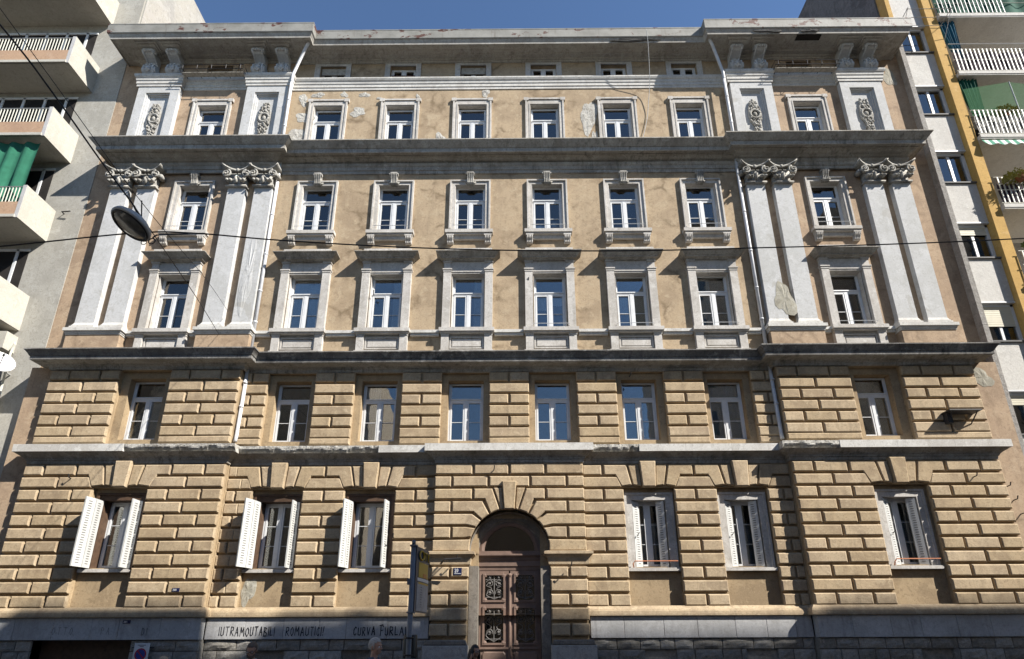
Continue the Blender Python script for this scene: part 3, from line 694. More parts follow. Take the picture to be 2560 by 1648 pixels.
# consoles under the pavilion eaves
def console_mesh():
    mb = MB(); hw = .215
    prof = [(0, -1.04), (-.18, -1.04), (-.27, -1.0), (-.33, -.9), (-.34, -.75), (-.31, -.62), (-.25, -.56), (-.13, -.52), (-.12, -.44), (-.18, -.34), (-.32, -.26), (-.46, -.2), (-.56, -.12), (-.58, -.04), (-.58, .03), (0, .03)]
    mb.prism_yz(prof, -hw, hw)
    for s in (-1, 1):
        mb.tube([(s*hw*.98, -.17, -.80), (s*(hw+.07), -.17, -.80)], .17, 14); mb.tube([(s*hw*.98, -.46, -.08), (s*(hw+.05), -.46, -.08)], .11, 12)
        mb.tube(bez([(s*hw*.9, -.24, -.98), (s*hw*.9, -.35, -.8), (s*hw*.9, -.3, -.6), (s*hw*.9, -.14, -.5)]), .035, 6); mb.tube(bez([(s*hw*.9, -.16, -.36), (s*hw*.9, -.34, -.27), (s*hw*.9, -.52, -.18), (s*hw*.9, -.58, -.06)]), .04, 6)
    for k in range(3):
        for s in (-1, 1): mb.tube([(0, -.34, -.98+k*.13), (s*.08, -.37, -.90+k*.13), (s*.13, -.33, -.80+k*.13)], [.02, .045, .012], 6)
    mb.tube([(0, -.26, -1.02), (0, -.37, -.86), (0, -.32, -.62)], [.03, .06, .02], 6)
    for k in range(4): mb.ball((-.14+.093*k, -.58, -.10), .06, 6, 4)
    return mb
consm = console_mesh().mesh('console', M['pilaster'], False)
for c in (PL, PR):
    for o in (-2.80, -1.80, 1.80, 2.80):
        q = link('console', consm, None, H, (c+o, -.10 if abs(o) else 0, 25.16))
        pl_ = MB(); pl_.box(c+o-.45, c+o+.45, -.93, -.3, 25.205, 25.25); pl_.box(c+o-.36, c+o+.36, -.83, -.2, 25.155, 25.205); pl_.build('console_plate', M['eave'], q)

# --- windows
def window_mesh(w, h, tr, key):
    """white casement window: fixed transom light above two leaves; returns frame mesh and pane rectangles. origin at bottom centre"""
    mb = MB(); t = .065; y0, y1 = 0, .07
    mb.box(-w, -w+t, y0, y1, 0, h); mb.box(w-t, w, y0, y1, 0, h); mb.box(-w+t, w-t, y0, y1, h-t, h); mb.box(-w+t, w-t, y0, y1, 0, t*.8)
    panes = []
    zt = h-tr if tr else h-t
    if tr:
        mb.box(-w+t, w-t, y0-.02, y1, zt-.07, zt+.04); mb.box(-w+t, w-t, y0-.045, y0-.02, zt-.01, zt+.03)
        mb.box(-w+t, -w+t+.035, y0+.02, y1, zt+.04, h-t); mb.box(w-t-.035, w-t, y0+.02, y1, zt+.04, h-t)
        panes.append((-w+t+.035, w-t-.035, zt+.04, h-t)); zt -= .07
    mb.box(-.05, .05, y0-.025, y1, t*.8, zt)
    for s in (-1, 1):
        xa, xb = sorted((s*.05, s*(w-t))); g = .055
        mb.box(xa, xa+g, y0-.012, y1-.01, t*.8, zt); mb.box(xb-g, xb, y0-.012, y1-.01, t*.8, zt); mb.box(xa+g, xb-g, y0-.012, y1-.01, zt-g, zt); mb.box(xa+g, xb-g, y0-.012, y1-.01, t*.8, t*.8+g)
        panes.append((xa+g, xb-g, t*.8+g, zt-g))
    return mb, panes
wcache = {}
def window(x, y, z, w, h, tr, bars=1, name='window', curtain=None, open_leaf=None, mat='frame', glass='glass', parent=None):
    key = (w, h, tr, mat)
    if key not in wcache:
        mb, panes = window_mesh(w, h, tr, key); wcache[key] = (mb.mesh('window', M[mat]), panes, [MB().box(-(b-a)/2, (b-a)/2, 0, .012, 0, d-c).mesh('pane', M[glass]) for a, b, c, d in panes])
    me, panes, pms = wcache[key]
    o = link(name, me, None, parent or H, (x, y, z))
    for k, (a, b, c, d) in enumerate(panes):
        po = link('pane', pms[k], None, o, (x+(a+b)/2, y+.025, z+c))
        if k > 0 or not tr: po.rotation_euler = (R(random.uniform(-.25, .25)), 0, R(random.uniform(-.5, .5)))
    lv = panes[1:] if tr else panes
    if bars:
        for a, b, c, d in lv:
            for q in range(bars):
                zz = c+(d-c)*(q+1)/(bars+1)*(1.0 if bars > 1 else .95); m = MB(); m.box(x+a, x+b, y+.005, y+.022, z+zz-.009, z+zz+.009); m.build('glazing_bar', M[mat], o)
    if curtain:
        for (a, b, z0, z1, mt) in curtain:
            m = MB(); n = 22; P = []
            for k in range(n+1):
                xx = x+a+(b-a)*k/n; P.append((xx, y+.105+.02*math.sin(k*1.9+x)+.01*math.sin(k*.7)))
            for k in range(n): m.quad((P[k][0], P[k][1], z+z0), (P[k+1][0], P[k+1][1], z+z0), (P[k+1][0], P[k+1][1], z+z1), (P[k][0], P[k][1], z+z1))
            m.recalc = False; m.build('curtain', M[mt], o, True)
    return o
rc = random.Random(11)
def cur(w, h, style):
    if style == 'right': return [(.35*w, w*.95, .05, h*.97, 'curtain')]
    if style == 'both': return [(-w*.95, -.5*w, .05, h*.97, 'curtain'), (.5*w, w*.95, .05, h*.97, 'curtain')]
    if style == 'full': return [(-w*.95, w*.95, .05, h*.97, 'curtain')]
    if style == 'left': return [(-w*.95, -.05*w, .05, h*.97, 'curtain')]
    if style == 'blind': return [(-w*.95, -.05*w, h*.42, h*.72, 'blind'), (.05*w, w*.95, h*.5, h*.72, 'blind')]
    if style == 'blindl': return [(-w*.95, -.05*w, h*.35, h*.72, 'blind')]
    if style == 'low': return [(-w*.95, w*.95, .05, h*.68, 'curtain')]
    return None
# first floor
for i, x in enumerate(CXS): window(x, NC+.26, 7.88, .61, 2.2, .62, 1, curtain=cur(.61, 2.2, [None, 'left', None, None, 'right', 'full'][i]))
for i, x in enumerate((GL, GR)): window(x, NP+.26, 7.88, .61, 2.2, .62, 1, curtain=cur(.61, 2.2, ['low', None][i]))
# second floor
st2 = ['full', 'right', 'right', 'blind', 'blindl', 'left']
for i, x in enumerate(CXS): window(x, .17, 12.0, .585, 2.36, .72, 1, curtain=cur(.585, 2.36, st2[i]))
for i, x in enumerate((PL, PR)): window(x, PVU+.19, 12.0, .585, 2.36, .72, 1, curtain=cur(.585, 2.36, [None, 'low'][i]))
# third floor
for i, x in enumerate(CXS): window(x, .15, 16.24, .585, 2.26, .66, 1, curtain=cur(.585, 2.26, ['full', 'full', 'full', None, 'right', None][i]))
for i, x in enumerate((PL, PR)): window(x, PVU+.19, 16.24, .585, 2.26, .66, 1, curtain=cur(.585, 2.26, ['right', None][i]))
# fourth floor
for i, x in enumerate(CXS): window(x, .14, 20.14, .58, 2.45, .66, 1, curtain=cur(.58, 2.45, ['full', None, 'low', 'right', None, 'right'][i]))
for i, x in enumerate((PL, PR)): window(x, PVU+.16, 20.14, .58, 2.45, .66, 0 if i else 1, curtain=cur(.58, 2.45, [None, 'low'][i]))
# attic windows
for i, x in enumerate(CXS):
    o = window(x, .16, 24.1, .54, .82, 0, 0)
    if i == 1: MB().box(x-.5, x+.5, .10, .14, 24.1, 24.52).build('board', M['lred'], o)
    if i in (0, 2): MB().box(x-.52, x+.52, .08, .12, 24.55, 24.91).build('roller_blind', M['oldwood'], o)
for i, x in enumerate((PL, PR)): window(x, PVU+.18, 24.1, .54, .82, 0, 0, mat='oldwood')

# --- window surrounds
def reveal(mb, x, Y, hw, z0, z1):
    mb.box(x-hw-.004, x-hw+.012, Y-.02, Y+.2, z0, z1); mb.box(x+hw-.012, x+hw+.004, Y-.02, Y+.2, z0, z1); mb.box(x-hw+.012, x+hw-.012, Y-.02, Y+.2, z1-.014, z1+.004)
def surround4(x, Y):
    mb = MB(); o, i, z0, zt = .80, .60, 20.1, 22.98; reveal(mb, x, Y, .58, 20.1, 22.66)
    for s in (-1, 1):
        a, b = sorted((x+s*i, x+s*o)); mb.box(a, b, Y-.055, Y+.02, z0, 22.68); a, b = sorted((x+s*(o-.07), x+s*o)); mb.box(a, b, Y-.085, Y-.055, z0, 22.86)
        a, b = sorted((x+s*i, x+s*(i+.05))); mb.box(a, b, Y-.07, Y-.055, z0, 22.68)
    mb.box(x-.73, x+.73, Y-.05, Y+.02, 22.68, 22.88); mb.box(x-o, x+o, Y-.085, Y+.02, 22.90, 22.98)
    q = mb.build('window_surround', M['trim'], H)
    for s in (-1, 1): a, b = sorted((x+s*.66, x+s*.86)); MB().box(a, b, Y-.095, Y+.015, 22.84, 23.0).build('ear', M['trim'], q)
def surround3(x, Y):
    mb = MB(); o, i, z0 = .79, .595, 16.24; reveal(mb, x, Y, .585, 16.24, 18.5)
    def fr(a, b, ya): 
        mb.box(x-b, x-a, Y-ya, Y+.02, z0, 18.5+b-i); mb.box(x+a, x+b, Y-ya, Y+.02, z0, 18.5+b-i); mb.box(x-a, x+a, Y-ya, Y+.02, 18.5+a-i, 18.5+b-i)
    fr(i, i+.115, .05); fr(i+.115, i+.135, .065); fr(i+.135, o, .10)
    q = mb.build('window_surround', M['trim'], H)
    s_ = MB(); s_.box(x-.9, x+.9, Y-.23, Y+.25, 16.10, 16.24); s_.box(x-.86, x+.86, Y-.19, Y, 16.04, 16.10); s_.box(x-.62, x+.62, Y-.10, Y, 15.88, 16.04); s_.build('sill', M['trim'], q)
    for s in (-1, 1):
        b = MB(); xc = x+s*.71; b.box(xc-.14, xc+.14, Y-.20, Y, 15.98, 16.04)
        prof = [(Y, 15.70), (Y-.08, 15.70), (Y-.10, 15.75), (Y-.10, 15.82), (Y-.17, 15.90), (Y-.18, 15.98), (Y, 15.98)]; b.prism_yz(prof, xc-.12, xc+.12)
        for k in range(4): b.tube([(xc-.09+.06*k, Y-.11, 15.72), (xc-.09+.06*k, Y-.125, 15.80), (xc-.09+.06*k, Y-.185, 15.90), (xc-.09+.06*k, Y-.19, 15.97)], .022, 5)
        b.build('bracket', M['trim'], q)
    k = MB(); k.prism_yz([(Y, 18.46), (Y-.12, 18.46), (Y-.16, 18.52), (Y-.15, 18.70), (Y-.20, 18.86), (Y-.23, 18.90), (Y-.23, 18.97), (Y, 18.97)], x-.13, x+.13)
    for j in range(4): k.tube([(x-.095+.063*j, Y-.15, 18.5), (x-.1+.066*j, Y-.16, 18.7), (x-.105+.07*j, Y-.235, 18.9)], .02, 5)
    for s in (-1, 1): k.tube([(x+s*.135, Y-.1, 18.52), (x+s*.2, Y-.06, 18.6)], .04, 6); k.tube([(x+s*.13, Y-.17, 18.88), (x+s*.175, Y-.17, 18.88)], .06, 8)
    k.build('keystone', M['capital'], q)
    b = MB(); b.tube([(x-.66, Y-.10, 16.45), (x-.66, Y-.17, 16.47), (x+.66, Y-.17, 16.47), (x+.66, Y-.10, 16.45)], .012, 5); b.build('guard_bar', M['frame'], q)
def surround2(x, Y, bars=True):
    q = MB().box(x-.9, x+.9, Y-.10, Y+.02, 14.55, 14.87); reveal(q, x, Y, .585, 12.0, 14.36); q = q.build('window_surround', M['trim'], H)
    for s in (-1, 1):
        xc = x+s*.765; p = MB(); p.box(xc-.14, xc+.14, Y-.14, Y+.02, 12.0, 14.40)
        p.box(xc-.155, xc+.155, Y-.155, Y+.02, 14.40, 14.44); p.box(xc-.15, xc+.15, Y-.15, Y+.02, 14.44, 14.48); p.box(xc-.175, xc+.175, Y-.175, Y+.02, 14.48, 14.53); p.box(xc-.13, xc+.13, Y-.13, Y+.02, 14.53, 14.80); p.box(xc-.16, xc+.16, Y-.16, Y+.02, 14.80, 14.87)
        p.build('surround_pilaster', M['trim'], q)
    l = MB(); l.box(x-.625, x+.625, Y-.075, Y+.02, 14.36, 14.42); l.box(x-.625, x+.625, Y-.10, Y+.02, 14.42, 14.55); l.build('lintel', M['trim'], q)
    prof = [(0, 14.86), (.16, 14.86), (.18, 14.89), (.27, 14.91), (.275, 14.955), (.30, 14.96), (.33, 14.99), (.40, 15.06), (.44, 15.085), (.445, 15.09), (.445, 15.115), (0, 15.135)]
    pd = MB(); pd.sweep([(x-.73, Y), (x-.73, Y-.012), (x+.73, Y-.012), (x+.73, Y)], prof); pd.build('pediment', M['cornice'], q)
    sh = MB(); sh.box(x-.88, x+.88, Y-.24, Y, 15.12, 15.36); sh.build('pediment_block', M['trim'], q)
    # sill and dado
    s_ = MB(); s_.box(x-.98, x+.98, Y-.27, Y+.24, 11.86, 12.0); s_.box(x-.94, x+.94, Y-.22, Y, 11.81, 11.86); s_.build('sill', M['trim'], q)
    d = MB()
    for s in (-1, 1): d.box(x+s*.765-.135, x+s*.765+.135, Y-.16, Y, 11.15, 11.80); d.box(x+s*.765-.15, x+s*.765+.15, Y-.175, Y, 11.74, 11.81)
    d.box(x-.62, x+.62, Y-.05, Y, 11.15, 11.80)
    for a, b, c, e in ((-.6, .6, 11.66, 11.70), (-.6, .6, 11.24, 11.28), (-.6, -.55, 11.28, 11.66), (.55, .6, 11.28, 11.66)): d.box(x+a, x+b, Y-.10, Y-.05, c, e)
    d.prism_xz([(x-.53, 11.30), (x+.53, 11.30), (x+.53, 11.64), (x-.53, 11.64)], Y-.05, Y-.09, .03)
    d.box(x-.98, x+.98, Y-.22, Y, 10.93, 11.09); d.box(x-.95, x+.95, Y-.18, Y, 11.09, 11.15); d.build('dado', M['trim'], q)
    if bars: b = MB(); b.tube([(x-.66, Y-.14, 12.12), (x-.66, Y-.22, 12.16), (x+.66, Y-.22, 12.16), (x+.66, Y-.14, 12.12)], .011, 5); b.build('guard_bar', M['frame'], q)
for i, x in enumerate(CXS): surround4(x, 0); surround3(x, 0); surround2(x, 0, i > 2)
for i, x in enumerate((PL, PR)): surround4(x, PVU); surround3(x, PVU); surround2(x, PVU, i == 1)
# sill course and dado base between the windows
cuts = [LX1+.1]+[v for x in CXS for v in (x-.985, x+.985)]+[RX0-.15]
runs = [(a, b, 0) for a, b in zip(cuts[::2], cuts[1::2])]+[(*sorted((c+s*.985, c+s*1.27)), -.06) for c in (PL, PR) for s in (-1, 1)]
for a, b, Y in runs:
    MB().box(a, b, Y-.15, Y+.01, 11.86, 11.97).box(a, b, Y-.10, Y+.01, 11.77, 11.86).build('sill_course', M['white'], H)
    MB().box(a, b, Y-.16, Y+.01, 10.93, 11.07).box(a, b, Y-.12, Y+.01, 11.07, 11.11).build('dado_base', M['white'], H)
# attic window frames
for i, x in enumerate(CXS+[PL, PR]):
    Y = 0 if i < 6 else PVU; mb = MB(); z0 = 24.14
    for a, b in ((-.75, -.55), (.55, .75)): mb.box(x+a, x+b, Y-.04, Y+.02, z0, 24.92)
    mb.box(x-.75, x+.75, Y-.04, Y+.02, 24.92, 25.05); mb.box(x-.77, x-.72, Y-.06, Y-.02, z0, 25.05); mb.box(x+.72, x+.77, Y-.06, Y-.02, z0, 25.05); mb.build('attic_surround', M['trim'] if i < 6 else M['wallp'], H)
# railings in front of the pavilion attic windows
for c in (PL, PR):
    mb = MB()
    for z, y in ((24.05, -.62), (24.27, -.62)): mb.tube([(c-1.32, -.2, z), (c-1.32, y, z), (c+1.32, y, z), (c+1.32, -.2, z)], .016, 5)
    mb.tube([(c-1.32, -.42, 24.05), (c+1.32, -.42, 24.05)], .014, 5)
    for k in range(5): x = c-1.2+.6*k; mb.tube([(x, -.2, 24.05), (x, -.62, 24.05), (x, -.62, 24.27)], .013, 5)
    mb.build('attic_railing', M['iron'], H)
    MB().box(c-1.28, c+1.28, -.50, -.30, 24.0, 24.02).build('planter_shelf', M['oldwood'], H)

# --- ground-floor windows, shutters
def leaf_mesh(w, h):
    """louvred shutter leaf in local x (0..w), thickness in y, origin at the hinge bottom"""
    mb = MB(); t = .035
    mb.box(0, w, 0, t, 0, h)
    mb.box(.05, w-.05, -.006, 0, .08, h-.08)
    n = 26
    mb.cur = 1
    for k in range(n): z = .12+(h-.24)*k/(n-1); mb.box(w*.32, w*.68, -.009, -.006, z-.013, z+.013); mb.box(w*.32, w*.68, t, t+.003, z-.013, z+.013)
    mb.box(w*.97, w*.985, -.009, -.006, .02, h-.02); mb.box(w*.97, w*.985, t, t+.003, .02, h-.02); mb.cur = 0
    return mb
shl = {}
def leaf(parent, x, y, z, w, h, ang):
    k = (w, h)
    if k not in shl: shl[k] = leaf_mesh(w, h).mesh('shutter_leaf', [M['shutter'], M['louvre']])
    o = link('shutter_leaf', shl[k], None, parent, (x, y, z)); o.rotation_euler = (0, 0, ang); return o
GW = [(GL, NP), (CXS[0], NC), (CXS[1], NC), (CXS[4], NC), (CXS[5], NC), (GR, NP)]
for i, (x, Y) in enumerate(GW):
    left = i < 3
    q = MB()
    fo = .76
    fm = 'brownwood' if left else 'trim'
    q.box(x-fo, x-.54, Y-.03, Y+.38, 3.60, 6.0); q.box(x+.54, x+fo, Y-.03, Y+.38, 3.60, 6.0); q.box(x-.54, x+.54, Y-.03, Y+.38, 5.78, 6.0)
    q.box(x-fo-.03, x-fo+.05, Y-.06, Y-.03, 3.62, 6.02); q.box(x+fo-.05, x+fo+.03, Y-.06, Y-.03, 3.62, 6.02); q.box(x-fo+.05, x+fo-.05, Y-.06, Y-.03, 5.95, 6.02)
    q = q.build('window_surround', M[fm], H)
    wn = window(x, Y+.3, 3.64, .54, 2.14, 0, 2, curtain=None if i in (0, 2) else cur(.54, 2.14, 'low') if not left else None)
    s_ = MB(); s_.box(x-.82, x+.80, Y-.15, Y+.2, 3.50, 3.60); s_.build('sill', M['trim'], q)
    h = 2.12
    if left:
        # left shutter folded out towards the street, right one standing straight out
        dx_ = (-.03, -.17, -.17)[i]; a = math.atan2(-.68, dx_); L = .34 if i < 2 else .27
        p0 = Vector((x-.58, Y-.05)); leaf(wn, p0.x, p0.y, 3.63, L, h, a+R(5))
        p1 = p0+Vector((math.cos(a+R(5)), math.sin(a+R(5))))*(L+.008); leaf(wn, p1.x, p1.y, 3.63, L, h, a-R(7))
        b = math.atan2(-.5, (.0, .0, -.08)[i]); leaf(wn, x+.60, Y-.05, 3.63, .36 if i < 2 else .40, h, b)
        if i < 2: leaf(wn, x+.72, Y-.04, 3.63, .16, h, math.atan2(-.02, -.6))
        if i == 2:      # one casement stands open into the room
            pass
    else:
        leaf(wn, x-.52, Y-.0, 3.63, .27, h, math.atan2(.16, .30)); leaf(wn, x-.53, Y+.02, 3.63, .14, h, math.atan2(.1, .12))
        leaf(wn, x+.50, Y+.02, 3.63, .26, h, math.atan2(.14, -.30))
        hd = MB(); hd.tube([(x-.44, Y+.0, 4.6), (x-.44, Y-.05, 4.62), (x-.36, Y-.05, 4.72)], .012, 5); hd.build('shutter_handle', M['iron'], wn)
        if i in (3, 5):
            b = MB(); b.tube([(x-.62, Y-.05, 3.62), (x-.66, Y-.16, 3.72), (x-.60, Y-.17, 3.80), (x+.74, Y-.17, 3.80)], .018, 6); b.build('guard_bar', M['copper'], q)
# --- arched door
for s in (-1, 1):
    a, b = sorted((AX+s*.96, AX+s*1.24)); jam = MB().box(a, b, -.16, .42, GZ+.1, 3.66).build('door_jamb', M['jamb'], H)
ip_ = [(0, 3.66), (.03, 3.70), (.04, 3.80), (.06, 3.90), (.12, 3.97), (.17, 4.0), (.17, 4.08), (0, 4.12)]
for s in (-1, 1):
    xa, xb = AX+s*1.24, AX+s*2.41
    if s < 0: pth_ = [(xb, .0), (xb, YD-.02), (xa, YD-.02), (xa, .3)]
    else: pth_ = [(xa, .3), (xa, YD-.02), (xb, YD-.02), (xb, .0)]
    MB().sweep(pth_, ip_).build('impost', M['block'], H)
ar = MB(); n = 26                                            # moulded inner arch of the doorway
rings = [(RA+.015, -.1), (RA-.01, .10), (RA-.05, .12), (RA-.20, .13), (RA-.22, .17), (RA-.26, .18), (RA-.26, .34)]
vs = []; fs = []
for r, y in rings:
    for k in range(n+1): t = math.pi*k/n; vs.append((AX-r*math.cos(t), y, ZA-.09+r*math.sin(t)))
for i in range(len(rings)-1):
    for k in range(n): a = i*(n+1)+k; fs.append((a, a+1, a+n+2, a+n+1))
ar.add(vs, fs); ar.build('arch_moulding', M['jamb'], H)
fl = MB(); r0, r1 = .985, .80; vs = []; fs = []; ZF = 4.17
for k in range(n+1):
    t = math.pi*k/n; c_, s_ = math.cos(t), math.sin(t); vs += [(AX-r0*c_, .22, ZF+r0*s_-.06*(s_ < .05)), (AX-(r0-.1)*c_, .20, ZF+(r0-.1)*s_), (AX-r1*c_, .24, ZF+r1*s_), (AX-r1*c_, .32, ZF+r1*s_)]
for k in range(n): a = 4*k; fs += [(a, a+4, a+5, a+1), (a+1, a+5, a+6, a+2), (a+2, a+6, a+7, a+3)]
fl.add(vs, fs); fl.box(AX-.985, AX+.985, .2, .36, 4.06, 4.17); fan = fl.build('fanlight', M['door'], H)
g = MB(); g.add([(AX-r1*math.cos(math.pi*k/n), .30, ZF+r1*math.sin(math.pi*k/n)) for k in range(n+1)], [tuple(range(n+1))]); g.build('pane', M['glassdark'], fan)
tr_ = MB(); tr_.sweep([(AX-.96, .36), (AX-.96, .30), (AX+.96, .30), (AX+.96, .36)], [(0, 3.55), (.04, 3.57), (.05, 3.66), (.08, 3.70), (.08, 3.86), (.11, 3.90), (.12, 3.96), (.20, 4.02), (.20, 4.07), (0, 4.10)], False); tr_.build('transom', M['door'], H)
def scrolls(xc, z0, z1, w, y):
    mb = MB(); zm = (z0+z1)/2; hh = (z1-z0)/2
    mb.tube([(xc, y, z0), (xc, y, z1)], .014, 5)
    for zz in (z0+.18*hh, z1-.32*hh): mb.tube([(xc-w, y, zz), (xc+w, y, zz)], .012, 5)
    for s in (-1, 1):
        for zc, r, a0, d in ((zm+.34*hh, .12, .4, 1), (zm-.42*hh, .11, -.4, -1), (z1-.14*hh, .08, 0, -1)):
            mb.tube(spiral((xc+s*w*.52, y, zc), r, 1.6, .015, 20, s*d, 0, a0), .011, 5); mb.ball((xc+s*w*.52, y-.01, zc), .034, 6, 4)
        mb.tube(bez([(xc, y, zm+.6*hh), (xc+s*w*.9, y, zm+.2*hh), (xc+s*w*.3, y, zm-.1*hh), (xc+s*w*.9, y, zm-.6*hh), (xc+s*.02, y, zm-.95*hh)], 6), .012, 5)
    return mb
for s in (-1, 1):
    xa, xb = sorted((AX+s*.02, AX+s*.95)); xc = (xa+xb)/2; zb, zt_ = GZ+.15, 3.56; yf = .27
    d = MB(); ops = [(xc-.29, xc+.29, 2.66, 3.42), (xc-.29, xc+.29, 1.40, 2.42)]
    wall_open(d, xa, xb, zb, zt_, yf, ops, .08); d.quad((xa, yf, zb), (xa, yf, zt_), (xa, yf+.08, zt_), (xa, yf+.08, zb)); d.quad((xb, yf, zb), (xb, yf+.08, zb), (xb, yf+.08, zt_), (xb, yf, zt_))
    for a, b, c, e in ops:
        for k in (1,):
            d.box(a-.06, a, yf-.035, yf+.01, c-.06, e+.06); d.box(b, b+.06, yf-.035, yf+.01, c-.06, e+.06); d.box(a, b, yf-.035, yf+.01, e, e+.06); d.box(a, b, yf-.035, yf+.01, c-.06, c)
        for cx_ in (a, b):
            for cz in (c, e): d.ball((cx_, yf-.015, cz), (.075, .03, .075), 8, 4)
    d.prism_xz([(xc-.3, .35), (xc+.3, .35), (xc+.36, .43), (xc+.36, 1.07), (xc+.3, 1.15), (xc-.3, 1.15), (xc-.36, 1.07), (xc-.36, .43)], yf, yf-.035, .03)
    d.box(xa, xb, yf-.05, yf, 1.22, 1.28)
    lf = d.build('door_leaf', M['door'], H)
    for a, b, c, e in ops:
        MB().box(a, b, yf+.06, yf+.07, c, e).build('pane', M['glassdark'], lf); scrolls(xc, c+.02, e-.02, .27, yf+.02).build('grille', M['grille'], lf)
ab = MB(); ab.lathe([(.05, -.1), (.05, 0), (.065, .02), (.05, .06), (.045, 3.3), (.06, 3.32), (.075, 3.38), (.05, 3.42)], (AX, .25, GZ+.25), n=10); ab.build('astragal', M['door'], H)
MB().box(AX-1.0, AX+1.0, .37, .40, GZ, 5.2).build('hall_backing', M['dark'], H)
hn = MB(); hn.tube([(AX+.10, .22, 1.05), (AX+.10, .15, 1.08), (AX+.10, .15, 1.35), (AX+.10, .22, 1.38)], .015, 6); hn.build('door_handle', M['iron'], H)
# --- plinth: moulding, slabs, rough stones
pp = [(LX0-.02, .3), (LX0-.02, YP-.02), (LX1+.02, YP-.02), (LX1+.02, YC-.02), (AX-2.37, YC-.02)]
pq = [(AX+2.37, YC-.02), (RX0-.02, YC-.02), (RX0-.02, YP-.02), (RX1+.02, YP-.02), (RX1+.02, .3)]
mo = [(.0, 2.46), (.05, 2.455), (.08, 2.42), (.14, 2.36), (.17, 2.30), (.18, 2.22), (.18, 2.17), (.14, 2.15), (.12, 2.15)][::-1]
for p_ in (pp, pq): MB().sweep(p_, [(0, 2.15)]+mo, False).build('plinth_moulding', M['block'], H)
rp = random.Random(5)
def plinth(x0, x1, Y, openings, zb=GZ):
    x = x0
    while x < x1-.01:
        wd = min(rp.uniform(.8, 1.25), x1-x); wd = x1-x if x1-x-wd < .4 else wd
        MB().prism_xz([(x+.004, 1.53), (x+wd-.004, 1.53), (x+wd-.004, 2.148), (x+.004, 2.148)], Y+.16, Y-.10+rp.uniform(-.004, .004), .008).build('slab', M['slab'], H); x += wd
    z = 1.52
    for h in (.31, .36, .34, .36, .34):
        x = x0
        while x < x1-.01:
            wd = min(rp.uniform(.38, 1.0), x1-x); wd = x1-x if x1-x-wd < .3 else wd
            xm = x+wd/2
            hit = [o for o in openings if o[0] < x+wd and o[1] > x and z-h*.5 < o[2] and z-h*.5 > o[3]]
            if not hit: stones.append((x+.012, x+wd-.012, z-h+.012, z-.012, Y))
            else:
                for o in hit:
                    if o[0]-x > .15: stones.append((x+.012, o[0], z-h+.012, z-.012, Y))
                    if x+wd-o[1] > .15: stones.append((o[1], x+wd-.012, z-h+.012, z-.012, Y))
            x += wd
        z -= h
stones = []
WHT = [(GL-.45-1.4, GL+1.15, 1.56, -1.)]
plinth(LX0-.05, LX1+.05, YP-.02, [(-13.0, -10.05, 1.6, -1)])
plinth(LX1+.06, AX-2.42, YC-.02, [(-6.55, -5.75, 1.2, -.1+.6), (-3.95, -3.1, 1.2, .5)])
plinth(AX+2.42, RX0-.06, YC-.02, [(5.05, 6.0, 1.2, .5), (8.05, 9.0, 1.2, .5)])
plinth(RX0-.05, RX1+.05, YP-.02, [(13.0, 13.95, 1.2, .5)])
for x0, x1, z0, z1, Y in stones:       # rock-faced: domed, uneven front
    nx, nz = max(3, int((x1-x0)/.13)), 4; m = MB(); vs = []; fs = []
    for j in range(nz+1):
        for i in range(nx+1):
            u, v = i/nx, j/nz; ed = min(u, 1-u)*nx*.7; ev = min(v, 1-v)*nz*.7; dome = .055*min(1, ed)*min(1, ev)
            vs.append((x0+(x1-x0)*u, Y-.03-dome*rp.uniform(.4, 1.25), z0+(z1-z0)*v))
    for j in range(nz):
        for i in range(nx): a = j*(nx+1)+i; fs.append((a, a+1, a+nx+2, a+nx+1))
    k = len(vs); ring = [i for i in range(nx+1)]+[j*(nx+1)+nx for j in range(1, nz+1)]+[nz*(nx+1)+i for i in range(nx-1, -1, -1)]+[j*(nx+1) for j in range(nz-1, 0, -1)]
    vs += [(vs[i][0], Y+.12, vs[i][2]) for i in ring]
    for q in range(len(ring)): fs.append((ring[q], k+q, k+(q+1) % len(ring), ring[(q+1) % len(ring)]))
    m.add(vs, fs); m.build('stone', M['stone'], H)
pb_ = Each('plinth_core', 'stone'); pb_.box(LX0-.04, -13.0, YP+.05, .3, GZ, 1.53); pb_.box(-10.05, LX1+.04, YP+.05, .3, GZ, 1.53); pb_.box(LX1, AX-2.4, YC+.08, .4, GZ, 1.53); pb_.box(AX+2.4, RX0, YC+.08, .4, GZ, 1.53); pb_.box(RX0-.04, RX1+.04, YP+.05, .3, GZ, 1.53)
pb_.box(LX0, AX-2.3, .12, .5, 1.5, 2.4); pb_.box(AX+2.3, RX1, .12, .5, 1.5, 2.4); pb_.build('plinth_core', M['stone'], H)
gd = MB(); gd.box(-13.05, -10.0, .02, .08, GZ, 1.6)
gd.box(-13.05, -13.0, YP+.02, .3, GZ, 1.53); gd.box(-10.05, -10.0, YP+.02, .3, GZ, 1.53); gd.build('garage_gate', M['brownwood'], H)
for s in (-1, 1):
    xa, xb = sorted((AX+s*1.22, AX+s*2.55)); m = MB(); m.prism_xz([(xa, GZ), (xb, GZ), (xb, 1.335), (xa, 1.335)], .1, YD-.22, .015); q = m.build('door_plinth', M['bush'], H)
    m = MB(); m.prism_xz([(xa+.02, 1.34), (xb-.02, 1.34), (xb-.08, 1.49), (xa+.08, 1.49)], .1, YD-.20, .03); m.build('door_plinth_cap', M['jamb'], q)
